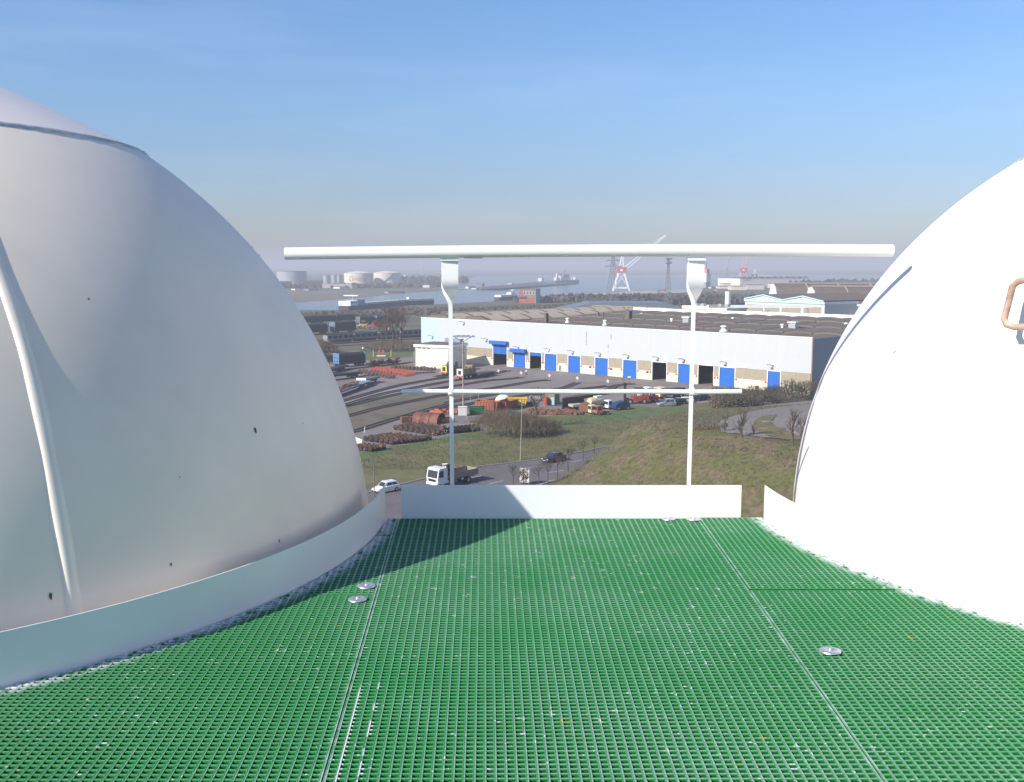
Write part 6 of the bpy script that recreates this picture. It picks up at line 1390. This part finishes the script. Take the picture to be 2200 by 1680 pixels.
# pylons and the flood-light tower
def pylon(label, p, h, arms=True, wd=4.0, name='pylon', group='lattice pylons'):
    c = G(p); r_ = thing(name, label, 'pylon', (c.x, c.y, 0), R(20), group); mb = MB(); n = 9; w = lambda f_: wd * (1 - f_) ** 1.1 + .5
    for sx_ in (-1, 1):
        for sy in (-1, 1): mb.tube([(sx_ * w(k / n), sy * w(k / n), h * k / n) for k in range(n + 1)], .16, 4)
    for k in range(n):
        for s_ in (-1, 1):
            mb.tube([(-w(k / n), s_ * w(k / n), h * k / n), (w((k + 1) / n), s_ * w((k + 1) / n), h * (k + 1) / n)], .10, 3); mb.tube([(w(k / n), s_ * w(k / n), h * k / n), (-w((k + 1) / n), s_ * w((k + 1) / n), h * (k + 1) / n)], .10, 3); mb.tube([(s_ * w(k / n), -w(k / n), h * k / n), (s_ * w((k + 1) / n), w((k + 1) / n), h * (k + 1) / n)], .10, 3)
    mb.build('tower', lattice, r_)
    if arms:
        for z, a in ((.74, 7), (.86, 5.5)):
            mb = MB(); mb.tube([(-a, 0, h * z), (0, 0, h * z + 2), (a, 0, h * z)], .14, 4); mb.tube([(-a, 0, h * z), (a, 0, h * z)], .14, 4); mb.build('cross_arm', lattice, r_)
    else:
        for z in (.90, .985):
            for x in (-2.2, -.8, .8, 2.2): MB().box((x, -.6, h * z), (1.1, .7, 1.0), 0, .2).build('floodlight', galv, r_)
            MB().box((0, 0, h * z - .6), (5.4, 1.2, .25)).build('platform', lattice, r_)
    return r_
pylon('lattice pylon rising at the edge of the left dome', (545, 668), 43.5, True, 4.2); pylon('faint lattice pylon in front of the white portal crane', R2(1785, 778), 40, True, 4.0); pylon('flood light lattice tower standing left of the right guard rail post', R3(142, 778), 36.5, False, 1.6, 'light_tower', None)
# boats
def barge(label, p, q, hold, houseat, wpx, name='river_barge', cat='barge'):
    c, a, l = seg(p, q); r_ = thing(name, label, cat, (c.x, c.y, .1), a, 'barges on the canal'); w = l * wpx
    P = [(-l / 2, -w * .35), (-l / 2 + w * .3, -w / 2), (l / 2 - w * .9, -w / 2), (l / 2, -w * .1), (l / 2, w * .1), (l / 2 - w * .9, w / 2), (-l / 2 + w * .3, w / 2), (-l / 2, w * .35)]
    MB().prism(P, 0, 3.0).build('hull', mat('hull_dark', (.035, .04, .05), .6), r_); return r_, l, w
r_, l, w = barge('long black river barge with a white wheelhouse moored at the canal bank', R1(1048, 826), R1(1700, 768), black, 0, .10)
MB().b2((-l * .26, -w * .40, 3.01), (l * .49, w * .40, 4.3)).build('hatch_cover', mat('hatch_grey', (.42, .42, .42), .6), r_); MB().b2((-l * .485, -w * .42, 3.01), (-l * .38, w * .42, 6.2)).build('deck_house', wbright, r_); MB().b2((-l * .38, -w * .36, 3.01), (-l * .27, w * .36, 6.8)).build('wheelhouse', mat('wheel_blue', (.25, .30, .38), .5), r_); MB().b2((-l * .40, -w * .5, 9.4), (-l * .345, w * .5, 10)).build('radar_roof', wbright, r_); MB().tube([(-l * .37, 0, 6.8), (-l * .37, 0, 9.4)], .4, 6).build('mast', wbright, r_)
for x in (-.47, -.44, -.41): MB().b2((l * x, -w * .43, 4.6), (l * x + 1.5, -w * .421, 5.6)).build('window', glass, r_)
r_, l, w = barge('cream decked barge lying ahead of the black river barge', R1(1690, 772), R1(1960, 760), black, 0, .14); MB().b2((-l * .45, -w * .42, 3.01), (l * .44, w * .42, 4.6)).build('hatch_cover', creamt, r_); MB().b2((-l * .47, -w * .3, 4.61), (-l * .40, w * .3, 6)).build('deck_house', wbright, r_)
r_, l, w = barge('small white pleasure boat left of the brick building', R2(618, 728), R2(815, 712), black, 0, .16, 'motor_boat', 'boat')
MB().b2((-l * .46, -w * .42, 3.01), (l * .30, w * .42, 4.8)).build('saloon', wbright, r_); MB().b2((l * .10, -w * .3, 4.81), (l * .30, w * .3, 6.6)).build('bridge', wbright, r_); MB().b2((l * .25, -w * .2, 8.2), (l * .46, w * .2, 8.7)).build('canopy', wbright, r_); MB().tube([(l * .33, 0, 3), (l * .33, 0, 8.2)], .3, 6).build('mast', wbright, r_)
c, a, l = seg(R2(1165, 562), R2(1425, 546)); sh = thing('ship', 'grey ship with white superstructure moored beyond the dark breakwater', 'ship', (c.x, c.y, .2), a); k = c.y / 2159 / 4.702
MB().prism([(-l / 2, -8), (l / 2 - 14, -8), (l / 2, 0), (l / 2 - 14, 8), (-l / 2, 8)], 0, 30 * k).build('hull', mat('ship_hull', (.09, .13, .15), .6), sh); MB().box((-l * .08, 0, 45 * k), (l * .40, 12, 30 * k)).build('superstructure', wbright, sh); MB().box((-l * .05, 0, 75 * k), (l * .22, 11, 30 * k)).build('bridge', mat('ship_grey', (.40, .45, .46), .6), sh)
mb = MB(); mb.tube([(-l * .32, 0, 30 * k), (-l * .28, 0, 95 * k)], 2.2, 5); mb.tube([(-l * .28, 0, 92 * k), (l * .0, 0, 84 * k)], 1.6, 5); mb.build('derrick', mat('derrick_pale', (.6, .5, .45), .6), sh); MB().tube([(0, 0, 90 * k), (0, 0, 140 * k)], .8, 5).build('mast', lattice, sh)
for x in (.26, .36, .42): MB().tube([(l * x, 0, 28 * k), (l * x, 0, 62 * k)], 1.3, 5).build('post', wbright, sh)
for i, (x, y, m, l_) in enumerate(((330, 602, creamt, 'pale pile on the jetty right of the left post'), (410, 610, wbright, 'white launch moored at the jetty right of the left post'), (470, 600, brickg, 'brown hopper tower on the jetty'), (770, 560, wbright, 'white hut along the dark breakwater'), (1070, 532, craneg, 'grey loading tower at the far end of the breakwater'))): far_box('jetty_fitting', l_, R2(x, y), R2(x + (70 if i in (0,) else 22), y - 1), (18, 8, 40, 8, 34)[i], m, 'jetty', 8, group='fittings along the jetty')
c, a, l = seg(R3(495, 600), R3(560, 598)); sh = thing('coaster', 'small red and white coaster just right of the right guard rail post', 'ship', (c.x, c.y, .2), a); MB().prism([(-l / 2, -5), (l / 2 - 5, -5), (l / 2, 0), (l / 2 - 5, 5), (-l / 2, 5)], 0, 8).build('hull', mat('hull_grey', (.3, .3, .32), .6), sh); MB().box((0, 0, 14), (l * .7, 8, 12)).build('deck_house', wbright, sh); MB().box((0, 0, 23), (l * .4, 6, 6)).build('bridge', mat('coaster_red', (.5, .2, .18), .6), sh); MB().tube([(0, 0, 26), (0, 0, 36)], .7, 5).build('mast', lattice, sh)
# far low land behind the water and slim chimneys
rq = random.Random(77)
for (x, h_, l_) in ((1720, 55, 'thin far mast left of the left post beyond the tanks'), (1845, 95, 'twin flare stack of the far refinery, left tower'), (1858, 95, 'twin flare stack of the far refinery, right tower')):
    c = G(R1(x, 492)); k = c.y / 2159 / 4.702; tag(MB().tube([(c.x, c.y, 0), (c.x, c.y, h_ * k)], 4 * k, 6).build('chimney_stack', greyt), l_, 'chimney')
# ------------------------------------------------------------------ the air
hz_b = MB().b2((-24000, -300, -1), (24000, 24000, 72)).build('haze', [], fix=True)
hm = bpy.data.materials.new('haze_air'); hm.use_nodes = True; nt = hm.node_tree; nt.nodes.clear(); om = nt.nodes.new('ShaderNodeOutputMaterial'); pv = nt.nodes.new('ShaderNodeVolumePrincipled')
pv.inputs['Color'].default_value = (.76, .77, .83, 1); pv.inputs['Density'].default_value = .0004; pv.inputs['Anisotropy'].default_value = .0
nt.links.new(pv.outputs[0], om.inputs['Volume']); hz_b.data.materials.append(hm); tag(hz_b, kind='stuff')
